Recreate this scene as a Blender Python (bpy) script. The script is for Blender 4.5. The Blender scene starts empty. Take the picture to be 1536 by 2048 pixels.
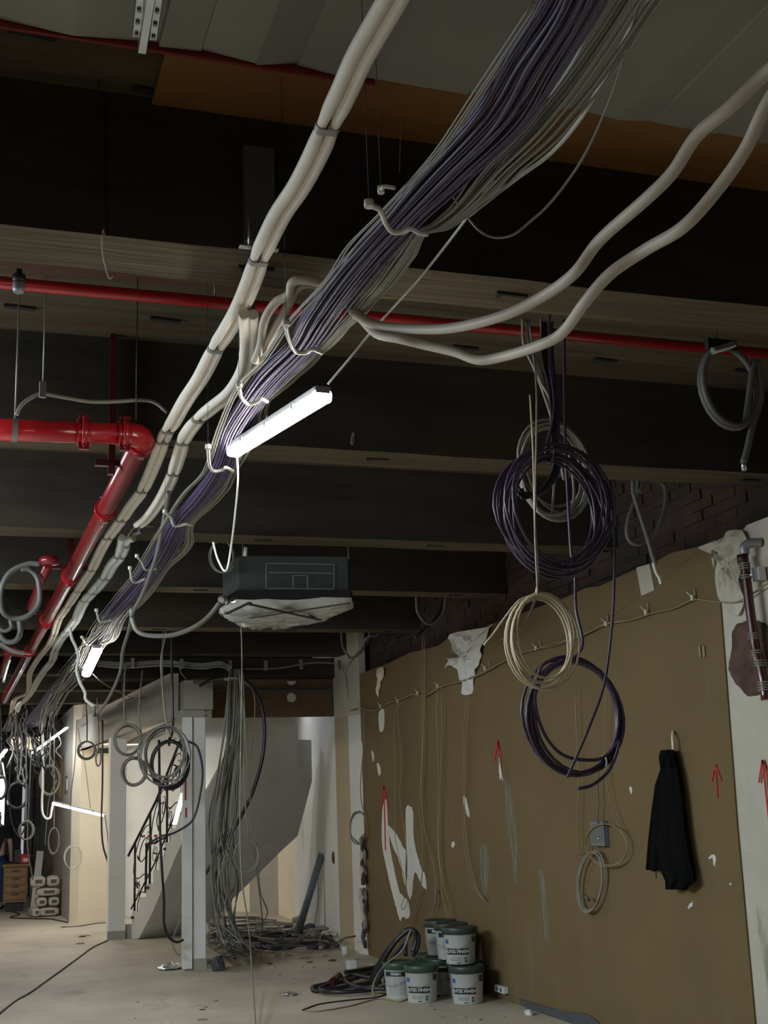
import bpy, bmesh, math, random
from mathutils import Vector, Matrix, Quaternion, noise
# ------------------------------------------------------------------ camera
F = 2465.0; CX, CY = 768.0, 1024.0; CAMH = 1.6
_A = Vector((-70-CX, -(1640-CY), -F)).normalized()
_B = Vector((8240-CX, -(1334-CY), -F)).normalized()
_B = (_B - _A*_A.dot(_B)).normalized()
_U = _B.cross(_A)
ROT = Matrix((_B, _A, _U))
CAM = Vector((0, 0, CAMH))
def ray(px, py): return ROT @ Vector(((px-CX)/F, -(py-CY)/F, -1.0))
def PY(px, py, Y): d = ray(px, py); return CAM + d*(Y/d.y)
def PX(px, py, X): d = ray(px, py); return CAM + d*(X/d.x)
def PZ(px, py, Z): d = ray(px, py); return CAM + d*((Z-CAMH)/d.z)
scene = bpy.context.scene
cam = bpy.data.cameras.new('camera'); cam.sensor_fit = 'VERTICAL'; cam.sensor_height = 36; cam.lens = F/2048*36
cam.clip_start = 0.05; cam.clip_end = 200
camo = bpy.data.objects.new('camera', cam); scene.collection.objects.link(camo)
camo.matrix_world = Matrix.Translation(CAM) @ ROT.to_4x4()
scene.camera = camo
# ------------------------------------------------------------------ exposure, world, big lights
vs = scene.view_settings
vs.view_transform = 'Standard'; vs.look = 'None'; vs.gamma = 1; vs.use_curve_mapping = False
vs.exposure = 0.0
TUBE = 46.0          # strength of the LED battens
w = bpy.data.worlds.new('world'); scene.world = w; w.use_nodes = True
w.node_tree.nodes['Background'].inputs[0].default_value = (0.62, 0.70, 0.72, 1)
w.node_tree.nodes['Background'].inputs[1].default_value = 0.02
def area(name, loc, target, sx, sy, power, col):
    l = bpy.data.lights.new(name, 'AREA'); l.shape = 'RECTANGLE'; l.size = sx; l.size_y = sy; l.energy = power; l.color = col
    o = bpy.data.objects.new(name, l); scene.collection.objects.link(o); o.location = loc
    o.rotation_euler = (Vector(target)-Vector(loc)).to_track_quat('-Z', 'Y').to_euler(); return o
# unseen area lights: cool daylight panel on the left, added fills for the rest
area('daylight_left', (-2.4, 6.4, 3.05), (0.3, 7.2, 0.0), 3.6, 1.0, 300, (0.78, 0.91, 1.0))  # unseen panel under the ceiling, standing in for daylight from the left
area('fill_behind', (-2.2, -1.0, 1.2), (1.6, 6.0, 1.6), 1.5, 0.6, 14, (1.0, 0.86, 0.70))  # no lamp built here; added warm fill for lower wall and ceiling
area('fill_hall', (-1.6, 17.0, 3.1), (0.6, 18.0, 0.0), 1.5, 0.3, 75, (1.0, 0.93, 0.80))  # unseen fill added for the far hall, in place of further battens
area('fill_stairs', (2.2, 18.6, 2.6), (3.0, 20.6, 1.4), 0.6, 0.3, 34, (1.0, 0.95, 0.84))  # added to brighten the wall behind the stairs, has no fixture
area('fill_stairwell', (3.6, 17.0, 3.25), (3.9, 15.8, 2.0), 0.5, 0.5, 9, (0.85, 0.92, 1.0))  # unseen fill standing in for light from the floor above

C = scene.collection
rnd = random.Random(7)
# ------------------------------------------------------------------ materials
def mat(name, col, rough=0.6, metal=0.0, scale=6.0, amt=0.12, bump=0.0, bscale=40.0, stretch=(1,1,1), col2=None, mask=None, emit=0, coat=0.0, trans=0.0, alpha=1.0, spec=0.5):
    m = bpy.data.materials.new(name); m.use_nodes = True; nt = m.node_tree; N = nt.nodes; L = nt.links
    b = N['Principled BSDF']; b.inputs['Roughness'].default_value = rough; b.inputs['Metallic'].default_value = metal
    b.inputs['Coat Weight'].default_value = coat; b.inputs['Specular IOR Level'].default_value = spec
    b.inputs['Transmission Weight'].default_value = trans; b.inputs['Alpha'].default_value = alpha
    tc = N.new('ShaderNodeTexCoord'); mp = N.new('ShaderNodeMapping'); mp.inputs['Scale'].default_value = stretch
    L.new(tc.outputs['Object'], mp.inputs[0])
    nz = N.new('ShaderNodeTexNoise'); nz.inputs['Scale'].default_value = scale; nz.inputs['Detail'].default_value = 6; nz.inputs['Roughness'].default_value = 0.62
    L.new(mp.outputs[0], nz.inputs['Vector'])
    rp = N.new('ShaderNodeValToRGB'); rp.color_ramp.elements[0].position = 0.28; rp.color_ramp.elements[1].position = 0.72
    c2 = col2 or tuple(min(1, c*(1+amt)) for c in col); c1 = col if col2 else tuple(c*(1-amt) for c in col)
    rp.color_ramp.elements[0].color = (*c1, 1); rp.color_ramp.elements[1].color = (*c2, 1)
    L.new(nz.outputs['Fac'], rp.inputs[0]); out = rp.outputs[0]
    if mask:   # (colour, scale, threshold, softness, stretch): blotches of another colour
        mc, ms, mt, mso, mst = mask
        mp2 = N.new('ShaderNodeMapping'); mp2.inputs['Scale'].default_value = mst; mp2.inputs['Location'].default_value = (3.1, 1.7, 0.4)
        L.new(tc.outputs['Object'], mp2.inputs[0])
        n2 = N.new('ShaderNodeTexNoise'); n2.inputs['Scale'].default_value = ms; n2.inputs['Detail'].default_value = 8; n2.inputs['Roughness'].default_value = 0.65
        L.new(mp2.outputs[0], n2.inputs['Vector'])
        r2 = N.new('ShaderNodeValToRGB'); r2.color_ramp.elements[0].position = mt; r2.color_ramp.elements[1].position = min(1, mt+mso)
        L.new(n2.outputs['Fac'], r2.inputs[0])
        mx = N.new('ShaderNodeMix'); mx.data_type = 'RGBA'; L.new(r2.outputs[0], mx.inputs[0]); L.new(out, mx.inputs[6]); mx.inputs[7].default_value = (*mc, 1)
        out = mx.outputs[2]
    L.new(out, b.inputs['Base Color'])
    if bump:
        nb = N.new('ShaderNodeTexNoise'); nb.inputs['Scale'].default_value = bscale; nb.inputs['Detail'].default_value = 5
        L.new(mp.outputs[0], nb.inputs['Vector'])
        bp = N.new('ShaderNodeBump'); bp.inputs['Strength'].default_value = bump; bp.inputs['Distance'].default_value = 0.01
        L.new(nb.outputs['Fac'], bp.inputs['Height']); L.new(bp.outputs[0], b.inputs['Normal'])
    if emit:
        b.inputs['Emission Color'].default_value = (*col, 1); b.inputs['Emission Strength'].default_value = emit
    return m
M = {}
def MM(k, *a, **kw): M[k] = mat(k, *a, **kw)
MM('floor', (0.50,0.44,0.345), 0.55, scale=1.1, amt=0.22, bump=0.35, bscale=14, mask=((0.24,0.205,0.16), 1.9, 0.58, 0.16, (1,0.5,1)))
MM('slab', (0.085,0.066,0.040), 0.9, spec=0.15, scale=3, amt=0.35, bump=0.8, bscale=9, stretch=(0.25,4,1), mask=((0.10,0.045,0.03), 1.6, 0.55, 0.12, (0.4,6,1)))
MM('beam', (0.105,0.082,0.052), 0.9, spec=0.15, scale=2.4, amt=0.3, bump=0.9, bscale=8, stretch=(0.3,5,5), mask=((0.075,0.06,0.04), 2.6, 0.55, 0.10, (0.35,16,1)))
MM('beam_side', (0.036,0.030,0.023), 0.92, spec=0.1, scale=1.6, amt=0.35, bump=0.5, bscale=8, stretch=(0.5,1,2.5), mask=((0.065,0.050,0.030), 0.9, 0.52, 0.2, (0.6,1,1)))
MM('slot', (0.012,0.010,0.008), 0.9)
MM('brick', (0.040,0.020,0.013), 0.95, scale=5, amt=0.4, bump=1.0, bscale=12, mask=((0.02,0.018,0.015), 2.5, 0.5, 0.15, (1,1,1)))
MM('felt', (0.150,0.101,0.042), 0.95, scale=1.3, amt=0.10, bump=0.35, bscale=160, mask=((0.17,0.15,0.11), 1.0, 0.60, 0.22, (1,2.2,0.35)))
MM('plaster', (0.46,0.42,0.345), 0.85, scale=3, amt=0.12, bump=0.5, bscale=14, mask=((0.26,0.225,0.185), 1.8, 0.58, 0.08, (1,3,0.5)))
MM('plaster_white', (0.62,0.60,0.55), 0.8, scale=3, amt=0.06, bump=0.15, bscale=20)
MM('white', (0.74,0.73,0.69), 0.7, scale=2, amt=0.06, bump=0.1, bscale=12, mask=((0.48,0.46,0.40), 1.4, 0.6, 0.12, (1,1,0.5)))
MM('stairwhite', (0.50,0.485,0.44), 0.75, scale=2, amt=0.08)
MM('cream', (0.70,0.62,0.48), 0.75, scale=2, amt=0.06, bump=0.15, bscale=10, mask=((0.42,0.33,0.20), 2.5, 0.66, 0.06, (1,1,0.6)))
MM('beige', (0.42,0.33,0.21), 0.85, scale=2, amt=0.08)
MM('wallpaper', (0.40,0.33,0.27), 0.85, scale=3, amt=0.12, stretch=(1,1,0.3))
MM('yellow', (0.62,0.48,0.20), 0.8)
MM('greywall', (0.33,0.31,0.27), 0.85, scale=3, amt=0.1)
MM('brown', (0.13,0.078,0.036), 0.7, scale=2, amt=0.2)
MM('orange', (0.20,0.088,0.018), 0.65, scale=2, amt=0.18, stretch=(0.5,2,1))
MM('galv', (0.22,0.21,0.175), 0.5, metal=0.15, spec=0.35, scale=2, amt=0.1, mask=((0.14,0.15,0.17), 1.3, 0.60, 0.06, (2.2,0.10,1)))
MM('steel', (0.55,0.56,0.56), 0.3, metal=0.9, scale=10, amt=0.1)
MM('steel_dull', (0.30,0.31,0.31), 0.5, metal=0.6, scale=10, amt=0.1)
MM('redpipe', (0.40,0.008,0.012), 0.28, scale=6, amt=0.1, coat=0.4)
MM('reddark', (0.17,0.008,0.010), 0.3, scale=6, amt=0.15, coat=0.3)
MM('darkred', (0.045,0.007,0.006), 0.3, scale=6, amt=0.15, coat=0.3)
MM('insul', (0.74,0.68,0.59), 0.62, scale=5, amt=0.08, bump=0.15, bscale=20)
MM('insul_cool', (0.74,0.78,0.76), 0.62, scale=5, amt=0.08, bump=0.15, bscale=20)
MM('tape', (0.22,0.22,0.21), 0.45, scale=12, amt=0.15)
MM('conduit', (0.48,0.42,0.34), 0.55, scale=5, amt=0.08)
MM('purple', (0.066,0.046,0.112), 0.42, scale=8, amt=0.12)
MM('purple_dark', (0.048,0.030,0.062), 0.38, scale=8, amt=0.15)
MM('greycable', (0.235,0.225,0.185), 0.5, scale=8, amt=0.12)
MM('greyhose', (0.125,0.122,0.110), 0.5, scale=8, amt=0.12)
MM('beigecable', (0.52,0.45,0.31), 0.5, scale=8, amt=0.1)
MM('whitecable', (0.66,0.65,0.60), 0.45, scale=8, amt=0.08)
MM('tancable', (0.26,0.19,0.10), 0.5, scale=8, amt=0.1)
MM('black', (0.012,0.012,0.013), 0.5, scale=8, amt=0.2)
MM('blackcable', (0.014,0.014,0.018), 0.4, scale=8, amt=0.2)
MM('iron', (0.010,0.010,0.010), 0.5, scale=8, amt=0.2)
MM('acbody', (0.065,0.078,0.075), 0.5, metal=0.3, scale=4, amt=0.1)
MM('acline', (0.22,0.24,0.24), 0.5, metal=0.3)
MM('film', (0.50,0.50,0.46), 0.22, scale=7, amt=0.2, bump=0.9, bscale=6, coat=0.5)
MM('jacket', (0.003,0.003,0.003), 0.9, scale=8, amt=0.3, bump=0.3, bscale=90, spec=0.1)
MM('bucket', (0.60,0.61,0.58), 0.4, scale=6, amt=0.05)
MM('lid', (0.035,0.075,0.045), 0.45, scale=6, amt=0.15)
MM('lid_grey', (0.035,0.050,0.042), 0.45, scale=6, amt=0.15)
MM('band', (0.008,0.016,0.012), 0.5)
MM('print', (0.30,0.32,0.31), 0.5)
MM('blue', (0.03,0.10,0.28), 0.5)
MM('lettering', (0.70,0.72,0.70), 0.5)
MM('wood', (0.24,0.135,0.055), 0.55, scale=5, amt=0.25, stretch=(1,1,8))
MM('redbin', (0.55,0.02,0.02), 0.45)
MM('bag', (0.42,0.38,0.32), 0.8, scale=6, amt=0.12, bump=0.6, bscale=9)
MM('bagprint', (0.07,0.065,0.06), 0.7)
MM('skin', (0.52,0.34,0.25), 0.55, amt=0.05)
MM('tee', (0.010,0.012,0.016), 0.9)
MM('denim', (0.02,0.06,0.20), 0.85, scale=30, amt=0.2)
MM('hair', (0.02,0.013,0.01), 0.7)
MM('rubble', (0.22,0.19,0.155), 0.9, scale=10, amt=0.45, bump=0.8, bscale=25)
MM('hole', (0.075,0.042,0.030), 0.95, scale=9, amt=0.5, bump=1.0, bscale=14)
MM('redpaint', (0.42,0.025,0.015), 0.7, scale=30, amt=0.25)
MM('copper', (0.55,0.40,0.28), 0.25, metal=0.9)
MM('foil', (0.75,0.75,0.72), 0.2, metal=0.9, scale=9, amt=0.15, bump=1.0, bscale=30)
MM('darkgrey', (0.07,0.075,0.08), 0.6, scale=5, amt=0.15)
MM('bluegrey', (0.14,0.16,0.18), 0.5, scale=5, amt=0.1)
MM('chalk', (0.30,0.28,0.235), 0.95, scale=14, amt=0.10)
def streak_alpha(m):
    nt = m.node_tree; N = nt.nodes; L = nt.links; tc = N.new('ShaderNodeTexCoord'); mp = N.new('ShaderNodeMapping'); mp.inputs['Scale'].default_value = (1, 26, 1.6)
    L.new(tc.outputs['Object'], mp.inputs[0]); nz = N.new('ShaderNodeTexNoise'); nz.inputs['Scale'].default_value = 2.2; nz.inputs['Detail'].default_value = 8; L.new(mp.outputs[0], nz.inputs['Vector'])
    rp = N.new('ShaderNodeValToRGB'); rp.color_ramp.elements[0].position = 0.42; rp.color_ramp.elements[1].position = 0.80; L.new(nz.outputs['Fac'], rp.inputs[0]); L.new(rp.outputs[0], N['Principled BSDF'].inputs['Alpha'])
streak_alpha(M['chalk'])
M['led'] = mat('led', (1.0,0.97,0.90), 0.4, emit=TUBE, amt=0.0)
M['led_cool'] = mat('led_cool', (0.95,0.98,1.0), 0.4, emit=TUBE, amt=0.0)
M['day'] = mat('day', (0.78,0.90,1.0), 0.4, emit=2.2, amt=0.0)
M['dayshade'] = mat('dayshade', (0.62,0.60,0.68), 0.4, emit=0.55, amt=0.0)
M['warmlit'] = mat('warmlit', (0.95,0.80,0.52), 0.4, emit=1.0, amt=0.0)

# ------------------------------------------------------------------ object helpers
def tagp(o, label=None, cat=None, group=None, kind=None):
    if label: o['label'] = label
    if cat: o['category'] = cat
    if group: o['group'] = group
    if kind: o['kind'] = kind
    return o
def T(name, label, cat, loc=(0,0,0), group=None, kind=None):
    o = bpy.data.objects.new(name, None); C.objects.link(o); o.location = loc; o.empty_display_size = 0.1
    return tagp(o, label, cat, group, kind)
def O(name, bm, m, parent=None, label=None, cat=None, group=None, kind=None, smooth=False):
    """bm is built in world coordinates; origin goes to the base centre (top level) or to the parent's origin (part)"""
    me = bpy.data.meshes.new(name)
    if isinstance(m, str): m = [m]
    for k in m: me.materials.append(M[k])
    if parent is not None:
        off = Vector((0,0,0)); q = parent
        while q is not None: off += Vector(q.location); q = q.parent
        for v in bm.verts: v.co -= off
        loc = Vector((0,0,0))
    else:
        xs = [v.co.x for v in bm.verts]; ys = [v.co.y for v in bm.verts]; zs = [v.co.z for v in bm.verts]
        loc = Vector(((min(xs)+max(xs))/2, (min(ys)+max(ys))/2, min(zs)))
        for v in bm.verts: v.co -= loc
    bm.to_mesh(me); bm.free()
    if smooth:
        for p in me.polygons: p.use_smooth = True
    o = bpy.data.objects.new(name, me); C.objects.link(o); o.location = loc
    if parent is not None: o.parent = parent
    return tagp(o, label, cat, group, kind)
def B(): return bmesh.new()
def box(bm, x0, y0, z0, x1, y1, z1, mi=0, rot=0.0, piv=None):
    vs_ = [bm.verts.new((x, y, z)) for z in (z0, z1) for y in (y0, y1) for x in (x0, x1)]
    for f in ((0,2,3,1),(4,5,7,6),(0,1,5,4),(2,6,7,3),(0,4,6,2),(1,3,7,5)):
        q = bm.faces.new([vs_[i] for i in f]); q.material_index = mi
    if rot:
        pv = Vector(piv) if piv else Vector(((x0+x1)/2, (y0+y1)/2, 0)); R = Matrix.Rotation(rot, 3, 'Z')
        for v in vs_: v.co = R @ (v.co-pv) + pv
    return bm
def bevel(bm, w_=0.004, seg=2):
    bmesh.ops.bevel(bm, geom=list(bm.edges), offset=w_, segments=seg, affect='EDGES', profile=0.5); return bm
def obox(bm, p, q, wx, up=(0,0,1), wz=None, mi=0):
    """bar of rectangular section from p to q"""
    p = Vector(p); q = Vector(q); d = (q-p).normalized(); s = d.cross(Vector(up)).normalized(); u = s.cross(d)
    wz = wz or wx; vv = []
    for a in (p, q):
        for i, j in ((-1,-1),(1,-1),(1,1),(-1,1)): vv.append(bm.verts.new(a + s*i*wx/2 + u*j*wz/2))
    for f in ((0,1,2,3),(7,6,5,4),(0,4,5,1),(1,5,6,2),(2,6,7,3),(3,7,4,0)):
        x = bm.faces.new([vv[i] for i in f]); x.material_index = mi
    return bm
def smoothpts(P, sub=5, closed=False):
    P = [Vector(p) for p in P]; n = len(P)
    if n < 3 or sub <= 1: return P
    out = []
    rng = range(n if closed else n-1)
    for i in rng:
        p0 = P[(i-1) % n] if closed or i > 0 else P[0]*2-P[1]
        p1 = P[i]; p2 = P[(i+1) % n]
        p3 = P[(i+2) % n] if closed or i < n-2 else P[-1]*2-P[-2]
        for k in range(sub):
            t = k/sub
            out.append(0.5*((2*p1)+(p2-p0)*t+(2*p0-5*p1+4*p2-p3)*t*t+(3*p1-p0-3*p2+p3)*t*t*t))
    if not closed: out.append(P[-1])
    return out
def tube(bm, P, r, n=8, cap=True, mi=0, closed=False):
    P = [Vector(p) for p in P]
    Q = [P[0]]
    for p in P[1:]:
        if (p-Q[-1]).length > 1e-5: Q.append(p)
    P = Q; m_ = len(P)
    if m_ < 2: return bm
    rr = (lambda i: r(i/(m_-1))) if callable(r) else (lambda i: r)
    t0 = (P[1]-P[0]).normalized()
    up = Vector((0,0,1)) if abs(t0.z) < 0.9 else Vector((1,0,0))
    nrm = t0.cross(up).normalized(); rings = []
    for i in range(m_):
        if closed: t = (P[(i+1) % m_]-P[i-1]).normalized()
        else: t = (P[min(i+1, m_-1)]-P[max(i-1, 0)])
        if t.length < 1e-7: t = t0
        t = t.normalized()
        nrm = (nrm - t*nrm.dot(t))
        if nrm.length < 1e-6: nrm = t.cross(Vector((0.3,0.5,0.8)))
        nrm.normalize(); bn = t.cross(nrm); q = rr(i)
        rings.append([bm.verts.new(P[i] + nrm*math.cos(2*math.pi*k/n)*q + bn*math.sin(2*math.pi*k/n)*q) for k in range(n)])
    for i in range(m_ if closed else m_-1):
        a = rings[i]; b = rings[(i+1) % m_]
        for k in range(n):
            f = bm.faces.new((a[k], a[(k+1) % n], b[(k+1) % n], b[k])); f.smooth = True; f.material_index = mi
    if cap and not closed:
        for g in (list(reversed(rings[0])), rings[-1]):
            f = bm.faces.new(g); f.material_index = mi
    return bm
def lathe(bm, prof, c=(0,0,0), n=32, mi=0, axis=None):
    """prof: list of (radius, height)"""
    c = Vector(c); rings = []
    for (r_, z) in prof:
        rings.append([bm.verts.new(c + Vector((r_*math.cos(2*math.pi*k/n), r_*math.sin(2*math.pi*k/n), z))) for k in range(n)])
    for i in range(len(rings)-1):
        for k in range(n):
            f = bm.faces.new((rings[i][k], rings[i][(k+1) % n], rings[i+1][(k+1) % n], rings[i+1][k])); f.smooth = True; f.material_index = mi
    if prof[0][0] > 1e-5: f = bm.faces.new(list(reversed(rings[0]))); f.material_index = mi
    if prof[-1][0] > 1e-5: f = bm.faces.new(rings[-1]); f.material_index = mi
    return bm
def cyl(bm, p, q, r, n=16, mi=0): return tube(bm, [p, q], r, n, mi=mi)
def prism(bm, pts, d, mi=0):
    """polygon pts (world) extruded by vector d"""
    a = [bm.verts.new(Vector(p)) for p in pts]; b = [bm.verts.new(Vector(p)+Vector(d)) for p in pts]; n = len(a)
    for g in (a, list(reversed(b))):
        f = bm.faces.new(g); f.material_index = mi
    for i in range(n):
        f = bm.faces.new((a[i], b[i], b[(i+1) % n], a[(i+1) % n])); f.material_index = mi
    bmesh.ops.recalc_face_normals(bm, faces=bm.faces)
    bmesh.ops.triangulate(bm, faces=[f for f in bm.faces if len(f.verts) > 5])
    return bm
def px_path(pts, Y=None, X=None, Z=None):
    """points (x, y[, depth]) in the photograph -> places in the room on plane Y, X or Z"""
    out = []
    for p in pts:
        if len(p) == 3: out.append(PY(*p))
        elif Y is not None: out.append(PY(p[0], p[1], Y))
        elif X is not None: out.append(PX(p[0], p[1], X))
        else: out.append(PZ(p[0], p[1], Z))
    return out
def cable(name, pts, r, m, label, cat='cable', group=None, Y=None, X=None, Z=None, sub=6, n=8, parent=None):
    return O(name, tube(B(), smoothpts(px_path(pts, Y, X, Z), sub), r, n), m, parent, label, cat, group)
def coilpts(c, rx, rz, turns, yaw=0.0, seed=0, jr=0.10, jd=0.03, start=math.pi/2, steps=30, wob=0.05):
    """hanging coil round centre c: rx, rz half sizes in metres"""
    R_ = random.Random(seed); out = []; u = Vector((math.cos(yaw), math.sin(yaw), 0)); dn = Vector((-math.sin(yaw), math.cos(yaw), 0))
    nt_ = int(math.ceil(turns))+2
    kr = [1+R_.uniform(-jr, jr) for _ in range(nt_)]; kd = [R_.uniform(-jd, jd) for _ in range(nt_)]
    ox = [R_.uniform(-wob, wob)*rx for _ in range(nt_)]; oz = [R_.uniform(-wob, wob)*rz for _ in range(nt_)]
    N_ = int(turns*steps)
    for i in range(N_+1):
        t = i/steps; k = int(t); fr = t-k; fr = fr*fr*(3-2*fr)
        L_ = lambda a: a[k]*(1-fr)+a[min(k+1, nt_-1)]*fr
        th = start + 2*math.pi*t
        s = 1.0
        # hanging coils pinch together where they are tied at the top
        pinch = 0.45+0.55*(1-max(0, math.sin(th)))
        rr_ = 1+(L_(kr)-1)*pinch
        out.append(Vector(c) + u*(rx*rr_*math.cos(th)+L_(ox)*pinch) + Vector((0,0,1))*(rz*rr_*math.sin(th)+L_(oz)*pinch) + dn*L_(kd))
    return out
def tie(parent, c, r, m='black', n=10, name='cable_tie', axis='x', tail=None):
    bm = B(); c = Vector(c); pts = []
    for k in range(n):
        a = 2*math.pi*k/n
        pts.append(c + (Vector((0, math.cos(a)*r, math.sin(a)*r)) if axis == 'x' else Vector((math.cos(a)*r, 0, math.sin(a)*r)) if axis == 'y' else Vector((math.cos(a)*r, math.sin(a)*r, 0))))
    tube(bm, pts, r*0.16, 6, closed=True)
    if tail is not None: tube(bm, [c, c+Vector(tail)*0.5+Vector((0,0,0.004)), c+Vector(tail)], r*0.09, 5)
    return O(name, bm, m, parent)
# ================================================================== SETTING
XW = 4.263; SLAB = 3.85; HB = 3.35
bm = B(); box(bm, -7, -3.5, -0.12, 6.5, 36, 0.0)
O('floor', bm, 'floor', kind='structure')
bm = B(); box(bm, -7, -3.5, SLAB, 6.5, 36, SLAB+0.15)
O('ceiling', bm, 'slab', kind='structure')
# concrete beams running across the room, boards of the formwork still showing on their undersides
beamY = [3.60, 5.73, 7.76, 9.72, 11.95] + [14.0+2.1*i for i in range(10)]
R2 = random.Random(3)
for i, y0 in enumerate(beamY):
    d = 0.26 + 0.02*R2.random()
    bm = B(); nx = 40 if i < 3 else 16; x0, x1 = -7, 4.70
    lo0 = []; lo1 = []; hi0 = []; hi1 = []
    for k in range(nx+1):
        x = x0+(x1-x0)*k/nx; j = (0.004 if i < 4 else 0.002)
        lo0.append(bm.verts.new((x, y0+R2.uniform(-j, j), HB+R2.uniform(-j, j)))); lo1.append(bm.verts.new((x, y0+d+R2.uniform(-j, j), HB+R2.uniform(-j, j))))
        hi0.append(bm.verts.new((x, y0, SLAB))); hi1.append(bm.verts.new((x, y0+d, SLAB)))
    for k in range(nx):
        f = bm.faces.new((lo0[k], lo0[k+1], lo1[k+1], lo1[k])); f.material_index = 0
        f = bm.faces.new((hi0[k], hi0[k+1], lo0[k+1], lo0[k])); f.material_index = 1
        f = bm.faces.new((lo1[k], lo1[k+1], hi1[k+1], hi1[k])); f.material_index = 1
    bm.faces.new((lo0[0], lo1[0], hi1[0], hi0[0])); bm.faces.new((hi0[-1], hi1[-1], lo1[-1], lo0[-1]))
    bmesh.ops.recalc_face_normals(bm, faces=bm.faces)
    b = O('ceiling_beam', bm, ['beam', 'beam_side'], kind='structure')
    # fixing slots cast into the underside
    if i < 5:
        sm = B()
        for k in range(5):
            x = -0.5+k*1.15+R2.uniform(-0.2, 0.2)
            box(sm, x, y0+0.11, HB-0.008, x+0.12, y0+0.124, HB+0.002, rot=R2.uniform(-.08,.08))
            box(sm, x+0.01, y0+0.12, HB-0.008, x+0.025, y0+0.15, HB+0.002)
        O('fixing_slot', sm, 'slot', b)
sm = B()
for (px, py) in ((65,62),(310,180),(545,222),(40,612),(330,637),(930,693),(1210,718),(1490,740)):
    p = PZ(px, py, SLAB); box(sm, p.x-0.07, p.y-0.014, SLAB-0.012, p.x+0.07, p.y+0.014, SLAB-0.001, rot=0.08)
O('fixing_slot', sm, 'slot', bpy.data.objects['ceiling'])
# dark board on the face of the first beam
p0 = PY(487, 320, 3.58); p1 = PY(550, 490, 3.58)
bm = B(); box(bm, p0.x, 3.57, p1.z, p1.x, 3.60, p0.z+0.05)
O('cover_board', bm, 'darkgrey', label='dark cover board fixed on the face of the nearest concrete beam behind the insulated pipes', cat='board')
# galvanised deck sheets and the orange shuttering board by it
bm = B(); prof = []; x = -2.0; k = 0
Rk = random.Random(19)
while x < 5.0:
    w_ = Rk.choice((0.16, 0.24, 0.30, 0.12)); t_ = Rk.uniform(-0.028, 0.028); prof.append((x, 3.752+t_/2)); prof.append((x+w_, 3.752-t_/2)); x += w_+0.004
a = [bm.verts.new((x, -3.4, z)) for x, z in prof]; b = [bm.verts.new((x, 3.17, z)) for x, z in prof]
c = [bm.verts.new((x, 3.172, 3.79)) for x, z in prof]
for k in range(len(prof)-1):
    bm.faces.new((a[k], a[k+1], b[k+1], b[k])); bm.faces.new((b[k], b[k+1], c[k+1], c[k]))
bmesh.ops.recalc_face_normals(bm, faces=bm.faces)
O('ceiling_deck', bm, 'galv', kind='structure')
bm = B(); box(bm, -2.0, 3.174, 3.738, 1.10, 3.186, 3.79)
O('trim_1', bm, 'reddark', kind='structure')
bm = B(); box(bm, PZ(318,150,3.83).x, 3.19, 3.825, 4.22, 3.597, 3.8485)
O('shuttering_board', bm, 'orange', label='orange brown shuttering board against the slab beside the grey metal deck', cat='board')
# ---- right wall: felt clad part, bare plaster part, brick above
top_px = [(1432,1078),(1400,1093),(1385,1096),(1345,1105),(1330,1112),(1310,1125),(1285,1140),(1272,1138),(1225,1160),(1200,1172),(1172,1176),(1120,1200),(1080,1213),(1040,1228),(1000,1243),(975,1250),(968,1262),(925,1275),(900,1272),(880,1290),(845,1300),(820,1305),(780,1325),(745,1338),(712,1352)]
tops = px_path(top_px, X=XW)
Yf = PX(1447,1380,XW).y; YE = 13.62
left_px = [(712,1420),(706,1500),(708,1560),(712,1620),(706,1700),(716,1715),(720,1760),(728,1800),(731,1850),(735,1908)]
lefts = px_path(left_px, X=XW)
poly = [Vector((XW, Yf-0.07, tops[0].z))] + tops + [Vector((XW, p.y, max(p.z, 0.0))) for p in lefts[:-1]] + [Vector((XW, 13.63, 0)), Vector((XW, Yf+0.02, 0)), Vector((XW, Yf, 1.4))]
bm = prism(B(), poly, (0.03, 0, 0))
wr = O('wall_right', bm, 'felt', kind='structure')
bm = B()
zt = 3.10
ztop = px_path([(1447,1070),(1462,1060),(1470,1075),(1490,1050),(1536,1032)], X=XW-0.0)
poly = [Vector((XW+0.012, p.y, p.z)) for p in ztop] + [Vector((XW+0.012, -3.4, zt+0.12)), Vector((XW+0.012, -3.4, 0)), Vector((XW+0.012, 14.2, 0)), Vector((XW+0.012, 14.2, 2.7)), Vector((XW+0.012, Yf, 2.7))]
prism(bm, poly, (0.14, 0, 0))
O('wall_right', bm, 'plaster', kind='structure')
bm = B(); box(bm, XW+0.155, -3.4, 2.5, XW+0.5, 14.4, SLAB)
R3 = random.Random(9)
for r_ in range(12):     # courses of old brick above the cladding
    z = 3.02+r_*0.07; y = 5.2+(r_ % 2)*0.12
    while y < 14.1:
        g = R3.uniform(-0.01, 0.022)
        if R3.random() > 0.04: box(bm, XW+0.156-g, y, z, XW+0.20, y+0.232, z+0.064)
        y += 0.24
O('wall_right', bm, 'brick', kind='structure')
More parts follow.
